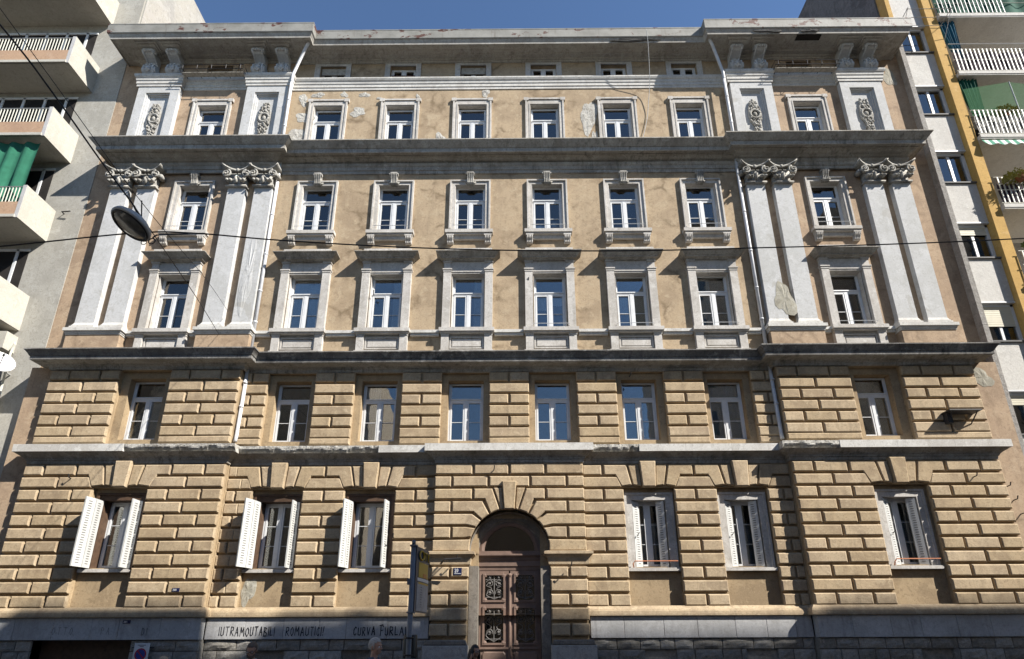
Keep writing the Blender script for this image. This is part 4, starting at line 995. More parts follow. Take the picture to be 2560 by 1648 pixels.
# --- downpipes in the re-entrant corners
for s, xe, xc in ((1, PL+3.42+.55, LX1+.13), (-1, PR-3.42-.55, RX0-.13)):
    m = MB(); P = bez([(xe, -.80, 25.4), (xe, -.80, 25.2), (xe-s*.06, -.77, 25.1)], 4)+bez([(xc+s*.02, -.34, 24.1), (xc, -.33, 23.95), (xc, -.33, 23.6)], 4)
    m.tube(P, .062, 10); m.tube(bez([(xc, -.33, 23.6), (xc, -.33, 20.3)], 2), .062, 10); m.tube([(xc-s*.05, -.12, 20.2), (xc-s*.05, -.12, 11.0)], .062, 10)
    m.tube([(xc-s*.05, -.12, 10.5), (xc-s*.05, -.18, 8.2), (xc-s*.05, -.18, 8.0), (xc-s*.02, -.26, 7.75)], .062, 10)
    m.tube([(xc, -.33, 20.3), (xc, -.33, 20.1)], .062, 10)
    for z in (22.6, 21.2): m.tube([(xc, -.33, z), (xc, -.33, z+.06)], .075, 10)
    for z in (18.8, 17, 15.2, 13.6, 12.3): m.tube([(xc-s*.05, -.12, z), (xc-s*.05, -.12, z+.06)], .075, 10)
    for z in (9.9, 9.0): m.tube([(xc-s*.05, -.17, z), (xc-s*.05, -.17, z+.06)], .075, 10)
    m.build('downpipe', M['pipe'], H, True)
# --- broken plaster patches
def patch(x, z, rx, rz, Y, seed, mat='bare', name='bare_patch', th=.012):
    r = random.Random(seed); n = 22; P = []; ph = [r.uniform(0, 6.28) for _ in range(4)]
    for k in range(n):
        t = 2*math.pi*k/n; q = 1+.18*math.sin(2*t+ph[0])+.14*math.sin(3*t+ph[1])+.10*math.sin(5*t+ph[2])+r.uniform(-.06, .06); P.append((x+rx*q*math.cos(t), z+rz*q*math.sin(t)))
    m = MB(); vs = [(x, Y-th, z)]+[(x+(a-x)*.55, Y-th-r.uniform(-.006, .012), z+(b-z)*.55) for a, b in P]+[(a, Y-th*.6, b) for a, b in P]+[(a, Y+.004, b) for a, b in P]
    fs = [(0, 1+k, 1+(k+1) % n) for k in range(n)]
    for q in (1, 1+n):
        for k in range(n): fs.append((q+k, q+n+k, q+n+(k+1) % n, q+(k+1) % n))
    m.add(vs, fs); return m.build(name, M[mat], H)
for i, (x, z, rx, rz) in enumerate([(-7.55, 23.05, .16, .36), (-7.4, 22.05, .34, .27), (-7.52, 20.85, .42, .62), (-6.95, 23.3, .26, .14), (-5.85, 23.32, .14, .16), (-5.0, 23.3, .21, .14), (-5.2, 22.35, .31, .24), (-4.35, 23.1, .12, .08), (-2.75, 23.15, .08, .16), (-2.5, 20.42, .62, .16), (-1.68, 20.75, .26, .4), (.7, 20.5, .22, .25), (4.35, 22.0, .34, .82), (4.58, 20.7, .14, .5), (9.55, 20.4, .32, .3), (0.1, 23.35, .14, .26)]):
    patch(x, z, rx, rz, 0, 40+i)
for i, (x, z, rx, rz, Y) in enumerate([(17.3, 24.2, .22, .55, .12), (17.25, 9.95, .3, .35, -.17)]): patch(x, z, rx, rz, Y, 80+i, 'cement')
patch(-7.05, 2.95, .2, .42, NC, 91, 'cement'); patch(10.94-.0, 13.05, .31, .72, -.25, 92, 'cement', 'bare_patch', .01); patch(-8.52, 14.2, .2, 1.5, -.25, 93, 'pilaster', 'bare_patch', .012)
for i, (x, rx) in enumerate([(6.3, 1.0), (11.75, .5), (13.5, .35)]):
    Yp_ = -.765 if i == 0 else -.765-PE; patch(x, 25.30, rx, .085, Yp_, 70+i, 'bareblack', 'mortar_repair', .03)
MB().box(13.0, 14.0, -.98, -.76, 25.19, 25.215).build('soffit_hole', M['dark'], H)
# --- small irons on the right-hand edge and the masonry
ir = MB(); ir.box(15.3, 16.35, -.82, -.42, 8.50, 8.54); ir.tube([(15.4, -.42, 8.5), (15.4, -.8, 8.5)], .03, 5); ir.tube([(15.55, -.42, 8.15), (15.4, -.75, 8.5)], .02, 5); ir.tube([(16.2, -.42, 8.15), (16.25, -.75, 8.5)], .02, 5); ir.box(15.35, 15.5, -.6, -.42, 8.15, 8.5)
ir.build('iron_bracket', M['iron'], H)
for x, z, Y in ((15.8, 6.35, -.42), (17.0, 6.1, -.17), (17.1, 5.65, -.17), (17.2, 5.2, -.17), (-13.0, 6.45, -.42), (5.2, 10.1, -.13), (1.75, 14.0, 0), (-3.9, 13.5, 0), (-2.6, 4.55, -.13), (-.55, 3.83, -.45), (2.9, 3.6, -.45), (.55, 6.7, -.3)):
    m = MB(); m.tube([(x, Y+.02, z), (x+.02, Y-.14, z+.02), (x+.03, Y-.17, z+.12)], .018, 5); m.build('wall_hook', M['iron'], H)
tl = MB(); tl.tube([(AX-2.1, YD-.1, 3.72), (AX-1.95, YD-.45, 3.80), (AX-1.45, YD-.5, 3.82)], .03, 6); tl.tube([(AX-1.9, YD-.1, 3.78), (AX-1.9, YD-.45, 3.8)], .022, 6); tl.build('lamp_bracket', M['iron'], H)

# --- lettering: spray-painted strokes on the plinth slabs
STK = {'I': [[(0, 0), (0, 1)]], 'N': [[(0, 1), (.02, .1), (.25, 0), (.5, .15), (.5, 1)]], 'T': [[(0, 1), (.6, 1)], [(.3, 1), (.3, 0)]], 'R': [[(0, 0), (.03, 1), (.4, .95), (.42, .6), (.05, .5), (.5, 0)]],
 'A': [[(0, 0), (.28, 1), (.55, 0)], [(.1, .38), (.47, .38)]], 'M': [[(0, 0), (.1, 1), (.35, .4), (.6, 1), (.7, 0)]], 'O': [[(.28, 1), (.02, .7), (.02, .3), (.25, 0), (.5, .3), (.48, .75), (.28, 1)]],
 'B': [[(0, 0), (0, 1), (.4, .88), (.08, .52), (.48, .3), (.4, .02), (0, 0)]], 'L': [[(0, 1), (0, 0), (.4, .04)]], 'C': [[(.45, .85), (.28, 1), (.02, .6), (.05, .15), (.3, 0), (.42, .22)]], '!': [[(.15, 1), (.03, .3)], [(0, .08), (0, 0)]],
 'U': [[(0, .9), (0, .12), (.2, 0), (.42, .15), (.42, .9)]], 'V': [[(0, .9), (.2, 0), (.45, .9)]], 'F': [[(0, 0), (.05, 1.25)], [(-.15, 1.2), (.3, 1.3), (.42, 1.05)], [(.05, .6), (.3, .65)]], 'Y': [[(0, 1), (.2, .5), (.4, 1)], [(.2, .5), (.2, 0)]],
 'P': [[(0, 0), (0, 1), (.4, .9), (.38, .55), (0, .5)]], 'D': [[(0, 0), (0, 1), (.35, .85), (.45, .4), (.3, .05), (0, 0)]], 'S': [[(.45, .85), (.2, 1), (.05, .75), (.4, .4), (.25, .02), (0, .12)]],
 'H': [[(0, 0), (0, 1)], [(.45, 0), (.45, 1)], [(0, .5), (.45, .5)]], '2': [[(0, .8), (.2, 1), (.42, .8), (.35, .5), (0, 0), (.45, 0)]], '0': [[(.25, 1), (.03, .7), (.03, .3), (.25, 0), (.47, .3), (.47, .7), (.25, 1)]], '/': [[(0, 0), (.3, 1)]], '1': [[(.05, .8), (.22, 1), (.22, 0)]]}
def fitted(mb, text, x0, x1, z, h, Y, wdt, jit=0.):
    m0 = MB(); xe = strokes(m0, text, 0, z, h, Y, .16, wdt, jit); xm = max(v[0] for v in m0.v); k = (x1-x0)/xm
    mb.add([(x0+v[0]*k, v[1], v[2]) for v in m0.v], m0.f)
def strokes(mb, text, x, z, h, Y, adv, wdt, jit=0.):
    r = random.Random(len(text)*7+int(x*10))
    for ch in text:
        if ch == ' ': x += adv*.8; continue
        sx = h*r.uniform(.9, 1.1)*.75; dz = r.uniform(-jit, jit)*h; wmax = 0
        for st in STK[ch]:
            P = [Vector((x+a*sx, Y, z+dz+b*h)) for a, b in st]; wmax = max(wmax, max(a for a, b in st))
            for p, q in zip(P, P[1:]):
                d = (q-p); n_ = Vector((-d.z, 0, d.x)).normalized()*wdt; e = d.normalized()*wdt*.6; wa, wb = r.uniform(.75, 1.3), r.uniform(.75, 1.3)
                mb.quad(p-n_*wa-e, q-n_*wb+e, q+n_*wb+e, p+n_*wa-e)
        x += wmax*sx+adv*.38
    return x
g1 = MB(); YS = YC-.02-.10-.009
fitted(g1, 'INTRAMONTABILI', -7.62, -5.96, 1.63, .25, YS, .012, .06); fitted(g1, 'ROMANTICI!', -5.62, -4.48, 1.63, .25, YS, .012, .06); fitted(g1, 'CURVA', -3.60, -2.95, 1.63, .24, YS, .013, .05); fitted(g1, 'FURLAN', -2.80, -1.95, 1.63, .24, YS, .013, .05)
g1.recalc = False; g1.build('graffiti', M['paint'], H)
g2 = MB(); YS2 = YP-.02-.10-.009
strokes(g2, 'ASS', -14.35, 1.66, .2, YS2, .2, .008); strokes(g2, 'OTTO', -12.4, 1.68, .2, YS2, .25, .006); strokes(g2, 'PA', -10.95, 1.68, .2, YS2, .25, .006); strokes(g2, 'DI', -9.75, 1.66, .2, YS2, .2, .011)
g2.recalc = False; g2.build('faded_lettering', M['faint'], H)

# ------------------------------------------------------------------ left neighbour: modern block with deep balconies
LB = empty('apartment_building', (-22, 6, GZ), 'cream modern apartment block with deep balconies and a green awning, left of the ochre house', 'apartment building')
m = MB(); m.box(-44, EX0-.004, .1, 14, GZ, 33.4); m.build('wall', M['lwall'], LB)
m = MB(); m.box(EX0-.12, EX0+.06, .16, 14, 25.0, 33.46); m.build('party_wall', M['zinc'], LB)
BX1, BY = -16.66, -1.2
barm = MB().box(-.011, .011, -.011, .011, 0, .66).mesh('bar', M['rail'])
for lv, z0 in enumerate((27.66, 23.66, 19.85, 16.04, 12.17, 8.3)):
    s = MB()
    s.box(-28, BX1, BY, .1, z0+.02, z0+.16)                      # slab
    n = 8; ins = .16; r = .45; out = [(-28, BY+ins)]
    for k in range(n+1): t = math.pi/2*k/n; out.append((BX1-ins-r+r*math.sin(t), BY+ins+r-r*math.cos(t)))
    out += [(BX1-ins, .1)]
    s.add([(-28, BY, z0), (BX1, BY, z0), (BX1, .1, z0)]+[(x, y, z0) for x, y in out]+[(x, y, z0+.019) for x, y in out],
          [(0, 3, 4)+(1,) if False else (0, 1, 4, 3)]+[(1, 4+k+1, 4+k) for k in range(n)]+[(1, 2, 4+n+1-1, )+() if False else (1, 2, 4+n+1, 4+n)])
    s.box(-28, BX1, BY-.001, BY+.03, z0, z0+.16); s.box(BX1-.03, BX1+.001, BY, .1, z0, z0+.16)
    bl = s.build('balcony', M['lsoff'], LB)
    sp_ = MB(); sp_.box(BX1-.13, BX1+.004, BY-.004, .1, z0+.005, z0+1.44); sp_.build('side_panel', M['lbalc'], bl)
    fe = MB(); fe.box(BX1-.14, BX1-.0, BY-.014, BY-.004, z0+.0, z0+1.45); fe.build('panel_edge', M['rside'], bl)
    fp_ = MB(); fp_.box(-28, BX1-.14, BY-.006, BY+.06, z0+.13, z0+.70); fp_.build('front_panel', M['lpeach'], bl)
    lp = MB(); lp.box(-28, BX1-.1, BY-.05, BY, z0+.0, z0+.12); lp.build('slab_edge', M['lbalc'], bl)
    hr = MB(); hr.tube([(-28, BY+.02, z0+1.40), (BX1-.1, BY+.02, z0+1.40)], .024, 6); hr.build('handrail', M['railgrey'], bl)
    if 0 < lv < 4:
        x = BX1-.28
        while x > -20.6: link('bar', barm, None, bl, (x, BY+.02, z0+.72)); x -= .125
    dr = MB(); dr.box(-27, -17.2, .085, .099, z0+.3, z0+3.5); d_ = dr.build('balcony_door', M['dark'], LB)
    f_ = MB()
    for xx in (-17.6, -18.5, -19.4, -20.3): f_.box(xx-.05, xx+.05, .05, .084, z0+.3, z0+3.5)
    f_.box(-27, -17.15, .05, .084, z0+3.42, z0+3.52); f_.build('door_frame', M['frame'], d_)
aw = MB(); N = 60; top = []; bot = []
for k in range(N+1):
    x = -16.95-(7.)*k/N; top.append((x, -.98+.06*math.sin(k*1.25), 19.75)); bot.append((x-.02, -1.06+.10*math.sin(k*1.25+.4)+.03*math.sin(k*.5), 16.9))
mid = [((a[0]+b[0])/2, (a[1]+b[1])/2-.02, (a[2]+b[2])/2) for a, b in zip(top, bot)]
aw.add(top+mid+bot, [f for k in range(N) for f in ((k, k+1, N+1+k+1, N+1+k), (N+1+k, N+2+k, 2*N+3+k, 2*N+2+k))]); aw.recalc = False; aw.build('awning', M['green'], LB, True)
MB().box(-18.2, -16.62, -.35, .1, 11.25, 11.9).build('air_conditioner', M['lbalc'], LB)
hk = MB(); hk.tube([(-16.3, .1, 17.35), (-16.3, -.02, 17.35), (-15.95, -.05, 17.35)], .025, 5); hk.build('wall_iron', M['iron'], LB)
pc = MB(); pc.tube(bez([(-16.55, -.1, 11.3), (-16.4, -.15, 11.5), (-16.5, -.12, 11.0), (-16.45, -.1, 9.0), (-16.5, -.1, 6)]), .035, 6); pc.build('cable_pipe', M['rail'], LB)

# satellite dish on the left block
sd = empty('satellite_dish', (-16.45, .1, 10.0), 'white round satellite dish on the left block beside the lower cornice of the ochre house', 'satellite dish')
ax_ = Vector((.75, -.55, .35)).normalized(); c0 = Vector((-16.35, -.55, 10.55))
m = MB(); m.lathe([(.001, 0), (.15, .012), (.29, .045), (.41, .09), (.42, .085), (.41, .075), (.29, .03), (.001, -.015)], c0, ax_, 22); m.build('reflector', M['dishw'], sd, True)
m = MB(); m.tube([c0-Vector((0, 0, .36))+ax_*.06, c0+ax_*.42], .014, 5); m.tube([c0+ax_*.40, c0+ax_*.50], .035, 8); m.build('receiver_arm', M['black'], sd)
m = MB(); m.tube([c0-ax_*.02, c0-ax_*.2, (-16.5, .1, 10.4)], .03, 6); m.build('mount', M['railgrey'], sd)

# ------------------------------------------------------------------ right neighbour: panels, mustard pier, railed balconies
RB = empty('apartment_building', (28, 6, GZ), 'modern apartment block with white panels, mustard pier and railed balconies at the right edge', 'apartment building')
m = MB(); m.box(EX1+.004, 50, 1.6, 16, GZ, 35.5); m.box(EX1+.004, 19.42, .28, 1.7, GZ, 35.5); m.build('wall', M['rside'], RB)
m = MB(); m.box(EX1-.10, EX1+.002, .3, 16, 25.2, 35.55); m.build('party_wall', M['rdark'], RB)
for k in range(12):
    z0 = 26.05-3.5*k
    if z0 > -3: MB().box(EX1-.02, 18.02, -.15, .4, max(GZ, z0-3.5), z0-.012).build('concrete_strip', M['conc'], RB)
MB().box(EX1-.02, 18.02, -.12, .4, 26.05, 35.5).build('upper_strip', M['ryellow'], RB)
rmesh = {}
for k in range(9):
    zt = 28.93-3.505*k; zb = zt-1.85
    if zb < -1: break
    MB().box(18.03, 19.40, .0, .29, zb, zt).build('spandrel_panel', M['rpanel'], RB)
    MB().box(18.03, 19.40, -.06, .2, zt, zt+.06).build('window_sill', M['sillgrey'], RB)
    if k:
        zz = zt+.06; hgt = 1.55
        wn = MB(); w0, w1 = 18.10, 19.36; y = .13; t = .1
        wn.box(w0, w0+t+.04, y-.03, y+.1, zz, zz+hgt); wn.box(w1-t, w1, y-.03, y+.1, zz, zz+hgt); wn.box(w0, w1, y-.03, y+.1, zz+hgt-t, zz+hgt); wn.box(w0+t, w1-t, y, y+.1, zz, zz+.06)
        wn.box((w0+w1)/2-.05, (w0+w1)/2+.05, y+.01, y+.1, zz, zz+hgt); wn.box(18.03, 19.40, -.02, .28, zz+hgt, zz+hgt+.05)
        o = wn.build('window', M['frame'], RB)
        for a, b in ((w0+t, (w0+w1)/2-.05), ((w0+w1)/2+.05, w1-t)): MB().box(a, b, y+.04, y+.05, zz+.06, zz+hgt-t).build('pane', M['glass'], o)
        MB().box(w0+t, w0+.62, y+.08, y+.09, zz+.06, zz+hgt*.8).build('curtain', M['curtain'], o)
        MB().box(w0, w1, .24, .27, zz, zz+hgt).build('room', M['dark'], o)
        if k >= 4:
            rs_ = MB()
            for q in range(9 if k == 5 else 4): rs_.box(w0+t, w1-t, y-.02, y+.0, zz+hgt-t-.09*(q+1)+.008, zz+hgt-t-.09*q)
            rs_.build('roller_shutter', M['roller'], o)
MB().box(19.37, 19.80, -.20, 1.7, GZ, 35.5).build('corner_pier', M['ryellow'], RB)
slat = MB().box(-.02, .02, -.012, .012, 0, 1.22).mesh('slat', M['rail']); slat2 = MB().box(-.016, .016, -.012, .012, 0, 1.22).mesh('slat', M['railgrey'])
for k, zs in enumerate((30.95, 27.32, 23.93, 20.52, 17.1, 13.7, 10.3)):
    s = MB(); s.box(19.80, 27, -.34, 1.65, zs-.20, zs); s.box(19.80, 27, -.36, -.34, zs-.14, zs+.02); bl = s.build('balcony', M['rpanel'], RB)
    for zz in (zs+.10, zs+.72, zs+1.32): hr = MB(); hr.tube([(19.80, -.30, zz), (27, -.30, zz)], .016, 5); hr.build('rail', M['rail'], bl)
    x = 19.93
    while x < 22.9:
        link('slat', slat if k != 1 else slat2, None, bl, (x, -.31, zs+.10)); x += .175
    if k in (0, 1, 2, 3):
        dr = MB(); dr.box(20.4, 23.5, 1.55, 1.6, zs, zs+2.4); dr.build('balcony_door', M['dark'], RB)
def drape(name, x0, x1, zt, zb, y, mat, pinch, seed):
    r = random.Random(seed); N = 34; R_ = 12; vs = []; fs = []
    for j in range(R_+1):
        v = j/R_; pz = zt+(zb-zt)*v; wv = 1-pinch*(v**1.4)
        for i in range(N+1): u = i/N; vs.append((x0+(x1-x0)*(u*wv+(1-wv)*.62), y+.05*math.sin(u*34+seed)*(1-.4*v)+.02*math.sin(u*13+v*5), pz))
    for j in range(R_):
        for i in range(N): a = j*(N+1)+i; fs.append((a, a+1, a+N+2, a+N+1))
    m = MB(); m.add(vs, fs); m.recalc = False; return m.build(name, M[mat], RB, True)
drape('curtain', 19.82, 20.55, 27.1, 24.6, -.15, 'teal', .72, 1); drape('curtain', 19.82, 20.6, 23.7, 21.2, -.15, 'dgreen', .6, 2); drape('balcony_screen', 19.85, 24, 28.6, 27.5, -.24, 'dgreen', 0, 3); drape('dark_backing_cloth', 19.9, 24, 25.15, 24.02, -.22, 'towel', 0, 4); drape('dark_backing_cloth', 19.9, 24, 21.6, 20.6, -.22, 'sillgrey', 0, 5); drape('dark_backing_cloth', 19.9, 24, 18.2, 17.2, -.22, 'towel', 0, 6)  # towels, with more dark sheets added so the slat gaps look dark
nt_ = MB(); nt_.add([(19.85, -.25, 23.05), (21.9, -.2, 23.5), (24, -.2, 23.1), (19.85, -.25, 21.6), (21.9, -.2, 21.6), (24, -.2, 21.6)], [(0, 1, 4, 3), (1, 2, 5, 4)]); nt_.recalc = False; nt_.build('netting', M['net'], RB)
ps = MB(); ps.tube([(21.9, -.2, 21.5), (21.9, -.2, 23.52)], .02, 5); ps.tube([(19.85, -.26, 25.62), (24, -.26, 25.62)], .018, 5); ps.build('net_pole', M['frame'], RB)
av = MB(); N = 48
va = [(19.83+4*k/N, -.42, 20.02-.10*abs(math.sin(k*.55))) for k in range(N+1)]; vb = [(19.83+4*k/N, -.30, 20.30) for k in range(N+1)]
av.add(va+vb, [(k, k+1, N+2+k, N+1+k) for k in range(N)]); av.recalc = False; av.build('awning_valance', M['stripes'], RB)
def plant(x, y, z, w, h, n, mat, seed, label, droop=0.):
    r = random.Random(seed); e = empty('potted_plant', (x, y, z), label, 'plant', None)
    p = MB(); p.lathe([(.001, 0), (.10, 0), (.14, .22), (.155, .22), (.155, .26), (.13, .26), (.125, .22), (.001, .21)], (x, y, z), n=12); p.build('pot', M['pot'], e)
    m = MB()
    for _ in range(n):
        a = r.uniform(0, 6.28); rr = r.random()**.6; b = Vector((x+w*rr*math.cos(a), y+.16*rr*math.sin(a), z+.28+h*r.random()*(1-.4*rr)-droop*rr)); d = Vector((math.cos(a), math.sin(a)*.5, r.uniform(-.6, .7))).normalized()*r.uniform(.06, .13); sd_ = d.cross(Vector((r.random(), r.random(), 1))).normalized()*.028
        m.add([b, b+d*.5+sd_, b+d, b+d*.5-sd_], [(0, 1, 2, 3)])
    m.recalc = False; m.build('foliage', M[mat], e)
    s_ = MB()
    for k in range(4): s_.tube([(x, y, z+.2), (x+w*.3*math.cos(k*1.6), y, z+.25+h*.6)], .008, 4)
    s_.build('stem', M['leaf'], e)
plant(21.35, -.14, 21.5, .55, .45, 420, 'leafdry', 3, 'bushy yellow-green plant above the rail beside the green netting, right block')
plant(20.6, -.5, 18.05, .7, .4, 520, 'leafdry', 4, 'yellowing plant trailing over the rail under the striped awning', .35); plant(20.75, -.14, 14.9, .5, .6, 380, 'leaf', 5, 'dark leafy plant on the right block balcony below the overhead cable')
# drying rack outside the upper window of the right block
dk = empty('drying_rack', (18.7, -.2, 26.0), 'folding metal drying rack hung outside the upper window of the right block', 'drying rack')
m = MB()
for y in (-.25, -.55, -.85): m.tube([(17.95, y, 26.75-.2*(y+.25)), (19.9, y, 26.75-.2*(y+.25))], .012, 5)
for x in (18.0, 19.85): m.tube([(x, 0, 26.75), (x, -.9, 26.9)], .014, 5); m.tube([(x, 0, 25.75), (x, -.85, 26.88)], .012, 5)
m.build('frame', M['railgrey'], dk)

# ------------------------------------------------------------------ houses across the street (behind the camera; they shade the plinth and show in the panes)
def opp(name, label, x0, x1, yf, prof, mat='oppwall', wins=True):
    e = empty('opposite_house', ((x0+x1)/2, yf-6, GZ), label, 'house'); m = MB(); poly = [(x0, GZ), (x1, GZ)]+prof[::-1]
    n = len(poly); vs = [(x, yf, z) for x, z in poly]+[(x, yf-11, z) for x, z in poly]; m.add(vs, [tuple(range(n))[::-1], tuple(range(n, 2*n))]+[(i, (i+1) % n, (i+1) % n+n, i+n) for i in range(n)])
    m.build('wall', M[mat], e)
    if wins:
        wm = MB().box(-.55, .55, 0, .05, 0, 1.9).mesh('window', M['glassdark']); zt = min(p[1] for p in prof)
        x = x0+2
        while x < min(x1, x0+28)-1.5:
            z = 4.5
            while z < zt-2.5: link('window', wm, None, e, (x, yf+.0, z)); z += 3.6
            x += 3.2
    return e
SH = 33.1
def pr(L): return [(x+SH, z+SH) for x, z in L]
opp('a', 'tall house across the street whose roofline shadow falls along the plinth', 13.5, 70, -18.9,
    [(13.5, 33.5)]+pr([(-16.2, .5), (-14.9, .5), (-14.3, 1.72), (-9.0, 1.8), (-8.4, 1.6), (-7.9, .85), (-6.9, .85), (-6.2, 1.95), (-4.0, 1.95), (-3.85, 2.2), (-3.4, 2.2), (-3.2, 1.95), (-1.5, 1.95), (-1.2, 2.25), (-.65, 2.25), (-.4, .2), (1.0, .2), (1.3, 1.75), (2.8, 1.75), (3.1, 1.42), (9.4, 1.42), (9.7, 1.72), (16.6, 1.75), (16.7, 2.55), (17.2, 2.55), (17.3, 1.75)])+[(70, 35)])
opp('b', 'lower house across the street seen in the left-hand window panes', -60, -9.5, -19.2, [(-60, 24), (-30, 24), (-29, 21.5), (-9.5, 21.5)])
opp('c', 'low set-back house across the street under the open sky', -9.4, 13.2, -27, [(-9.4, 12), (13.2, 12)], wins=False)

# ------------------------------------------------------------------ overhead wires and the hanging lamp
def wire(label, pts, r, n=6, name='overhead_cable', group=None):
    m = MB(); m.tube(bez(pts, n), r, 6); o = m.build(name, M['wire'], None, True); return tag(o, label, 'cable', group)
wire('black overhead cable sagging across the whole facade above the second-floor pediments', [(-18, -8.7, 7.85), (-10.3, -8.99, 8.23), (-8.12, -9.03, 8.38), (-5.72, -9.09, 8.6), (-4.74, -8.92, 8.74), (-3.28, -8.54, 8.88), (-1.05, -8.15, 9.02), (1.35, -7.95, 9.08), (3.84, -7.77, 9.2), (6.42, -7.61, 9.38), (9.09, -7.45, 9.57), (12.36, -7.31, 9.82), (18, -7.1, 10.35), (24, -7, 11.2)], .014)
wire('thick support cable running from the upper left to the hanging street lamp', [(-9.5, -19.2, 14.2), (-6.9, -13.5, 10.8), (-5.96, -11.88, 9.78), (-5.74, -11.14, 9.45), (-5.39, -10.44, 8.88), (-5.13, -9.89, 8.48)], .013)
wire('thin wire from the hanging lamp to the pedestal of the left pilasters', [(-5.13, -9.89, 8.48), (-6.9, -5.3, 9.9), (-9.12, -.36, 11.72)], .009)
wire('thin upper wire passing over the hanging lamp to the left pilasters', [(-9.6, -19.2, 15.5), (-6.24, -11.74, 10.33), (-5.16, -9.84, 8.72), (-6.9, -5.0, 10.6), (-8.96, -.3, 12.65)], .006)
wire('pale loose cable hanging from the gutter beside the fifth fourth-floor window', [(6.79, -1.02, 25.55), (6.86, -.8, 24.9), (6.94, -.3, 23.64), (6.85, -.1, 22.6), (6.73, -.05, 21.75), (6.37, -.1, 20.3)], .012).data.materials[0] = M['curtain']
lp_ = empty('street_lamp', (-5.16, -9.8, 8.1), 'grey disc-shaped street lamp hanging from cables in front of the left pilasters', 'street lamp')
la_ = Vector((.34, .25, 1)).normalized(); lc = Vector((-5.16, -9.8, 8.19))
ref_ = la_.cross(Vector((0, 1, 0))).normalized()
m = MB(); m.lathe([(.29, -.05), (.315, -.045), (.32, -.02), (.305, .03), (.24, .085), (.13, .125), (.06, .15), (.055, .2), (.001, .2)], lc, la_, 28, ref_); m.build('housing', M['lampgrey'], lp_, True)
m = MB(); m.lathe([(.30, -.058), (.285, -.075), (.26, -.06), (.262, -.045)], lc, la_, 28, ref_); m.build('rim', M['iron'], lp_, True)
m = MB(); m.lathe([(.265, -.055), (.2, -.085), (.1, -.10), (.001, -.105)], lc, la_, 28, ref_); m.build('lens', M['lens'], lp_, True)
m = MB(); m.lathe([(.27, -.03), (.15, .03), (.001, .05)], lc, la_, 20, ref_); m.build('reflector', M['oldwood'], lp_, True)
m = MB(); m.tube([lc+la_*.19, (-5.13, -9.89, 8.48)], .018, 6); m.tube([lc+la_*.2+Vector((.03, 0, 0)), (-5.05, -9.85, 8.62)], .01, 6); m.build('hanger', M['wire'], lp_)
m = MB(); m.tube([(-4.82, -9.72, 7.97), (-4.78, -9.7, 8.04), (-4.55, -9.3, 8.4), (-4.74, -8.92, 8.74)], .012, 6); m.tube(spiral((-4.82, -9.72, 7.9), .06, 2.2, .05, 26), .008, 5); m.tube(spiral((-4.95, -9.72, 7.88), .045, 2, .05, 20), .005, 5); m.build('cable_coil', M['wire'], lp_)

# ------------------------------------------------------------------ plates and signs
hp = empty('house_number_plate', (-.53, YD-.09, 3.36), 'navy blue enamel house number plate 20 left of the arched door', 'number plate')
MB().prism_xz([(-.655, 3.375), (-.405, 3.375), (-.405, 3.59), (-.655, 3.59)], YD-.09, YD-.118, .006).build('plate', M['plate'], hp)
m = MB(); strokes(m, '20', -.615, 3.455, .11, YD-.12, .06, .010); m.recalc = False; m.build('numerals', M['signwhite'], hp)
m = MB(); [m.quad((-.63+.026*k, YD-.12, 3.405), (-.612+.026*k, YD-.12, 3.405), (-.612+.026*k, YD-.12, 3.425), (-.63+.026*k, YD-.12, 3.425)) for k in range(8)]; m.recalc = False; m.build('small_print', M['signwhite'], hp)
for (x, z, Y, lab) in ((-10.25, 2.03, YP-.14, 'small dark number plate on the grey slabs above the garage gate'), (-8.98, 2.95, YP-.115, 'small dark number plate on a block at the left pavilion corner')):
    e = empty('number_plate', (x, Y, z), lab, 'number plate'); MB().prism_xz([(x-.11, z-.045), (x+.11, z-.045), (x+.11, z+.06), (x-.11, z+.06)], Y+.012, Y, .003).build('plate', M['plate'], e)
    m = MB(); strokes(m, '20/1', x-.08, z-.02, .055, Y-.002, .03, .006); m.recalc = False; m.build('numerals', M['signwhite'], e)
np_ = empty('no_parking_sign', (-9.58, -.5, 1.2), 'white no-parking sign with red ring and blue disc beside the garage gate', 'sign')
def ring(mb, c, r0, r1, Y, n=28):
    for k in range(n):
        a, b = 2*math.pi*k/n, 2*math.pi*(k+1)/n; f = lambda r, t: (c[0]+r*math.cos(t), Y, c[1]+r*math.sin(t))
        mb.quad(f(r0, a), f(r1, a), f(r1, b), f(r0, b)) if r0 > 0 else mb.add([f(0, 0), f(r1, a), f(r1, b)], [(0, 1, 2)])
Yn = -.56
MB().prism_xz([(-9.82, .75), (-9.38, .75), (-9.38, 1.44), (-9.82, 1.44)], Yn+.02, Yn, .006).build('plate', M['signwhite'], np_)
m = MB(); ring(m, (-9.6, 1.13), .135, .17, Yn-.004); m.obox((-9.6, Yn-.006, 1.13), (.10, 0, -.10), (0, .001, 0), (.012, 0, .012)); m.build('red_ring', M['red'], np_)
m = MB(); ring(m, (-9.6, 1.13), 0, .135, Yn-.003); m.build('blue_disc', M['blue'], np_)
m = MB(); [m.box(-9.72+.03*k, -9.70+.03*k, Yn-.003, Yn, 1.375, 1.395) for k in range(8)]; [m.box(-9.66+.03*k, -9.64+.03*k, Yn-.003, Yn, 1.34, 1.36) for k in range(4)]; m.build('print', M['black'], np_)
for x in (-9.6,): m = MB(); m.box(x-.3, x+.3, Yn+.02, YP-.12, 1.3, 1.33); m.build('fixing', M['iron'], np_)
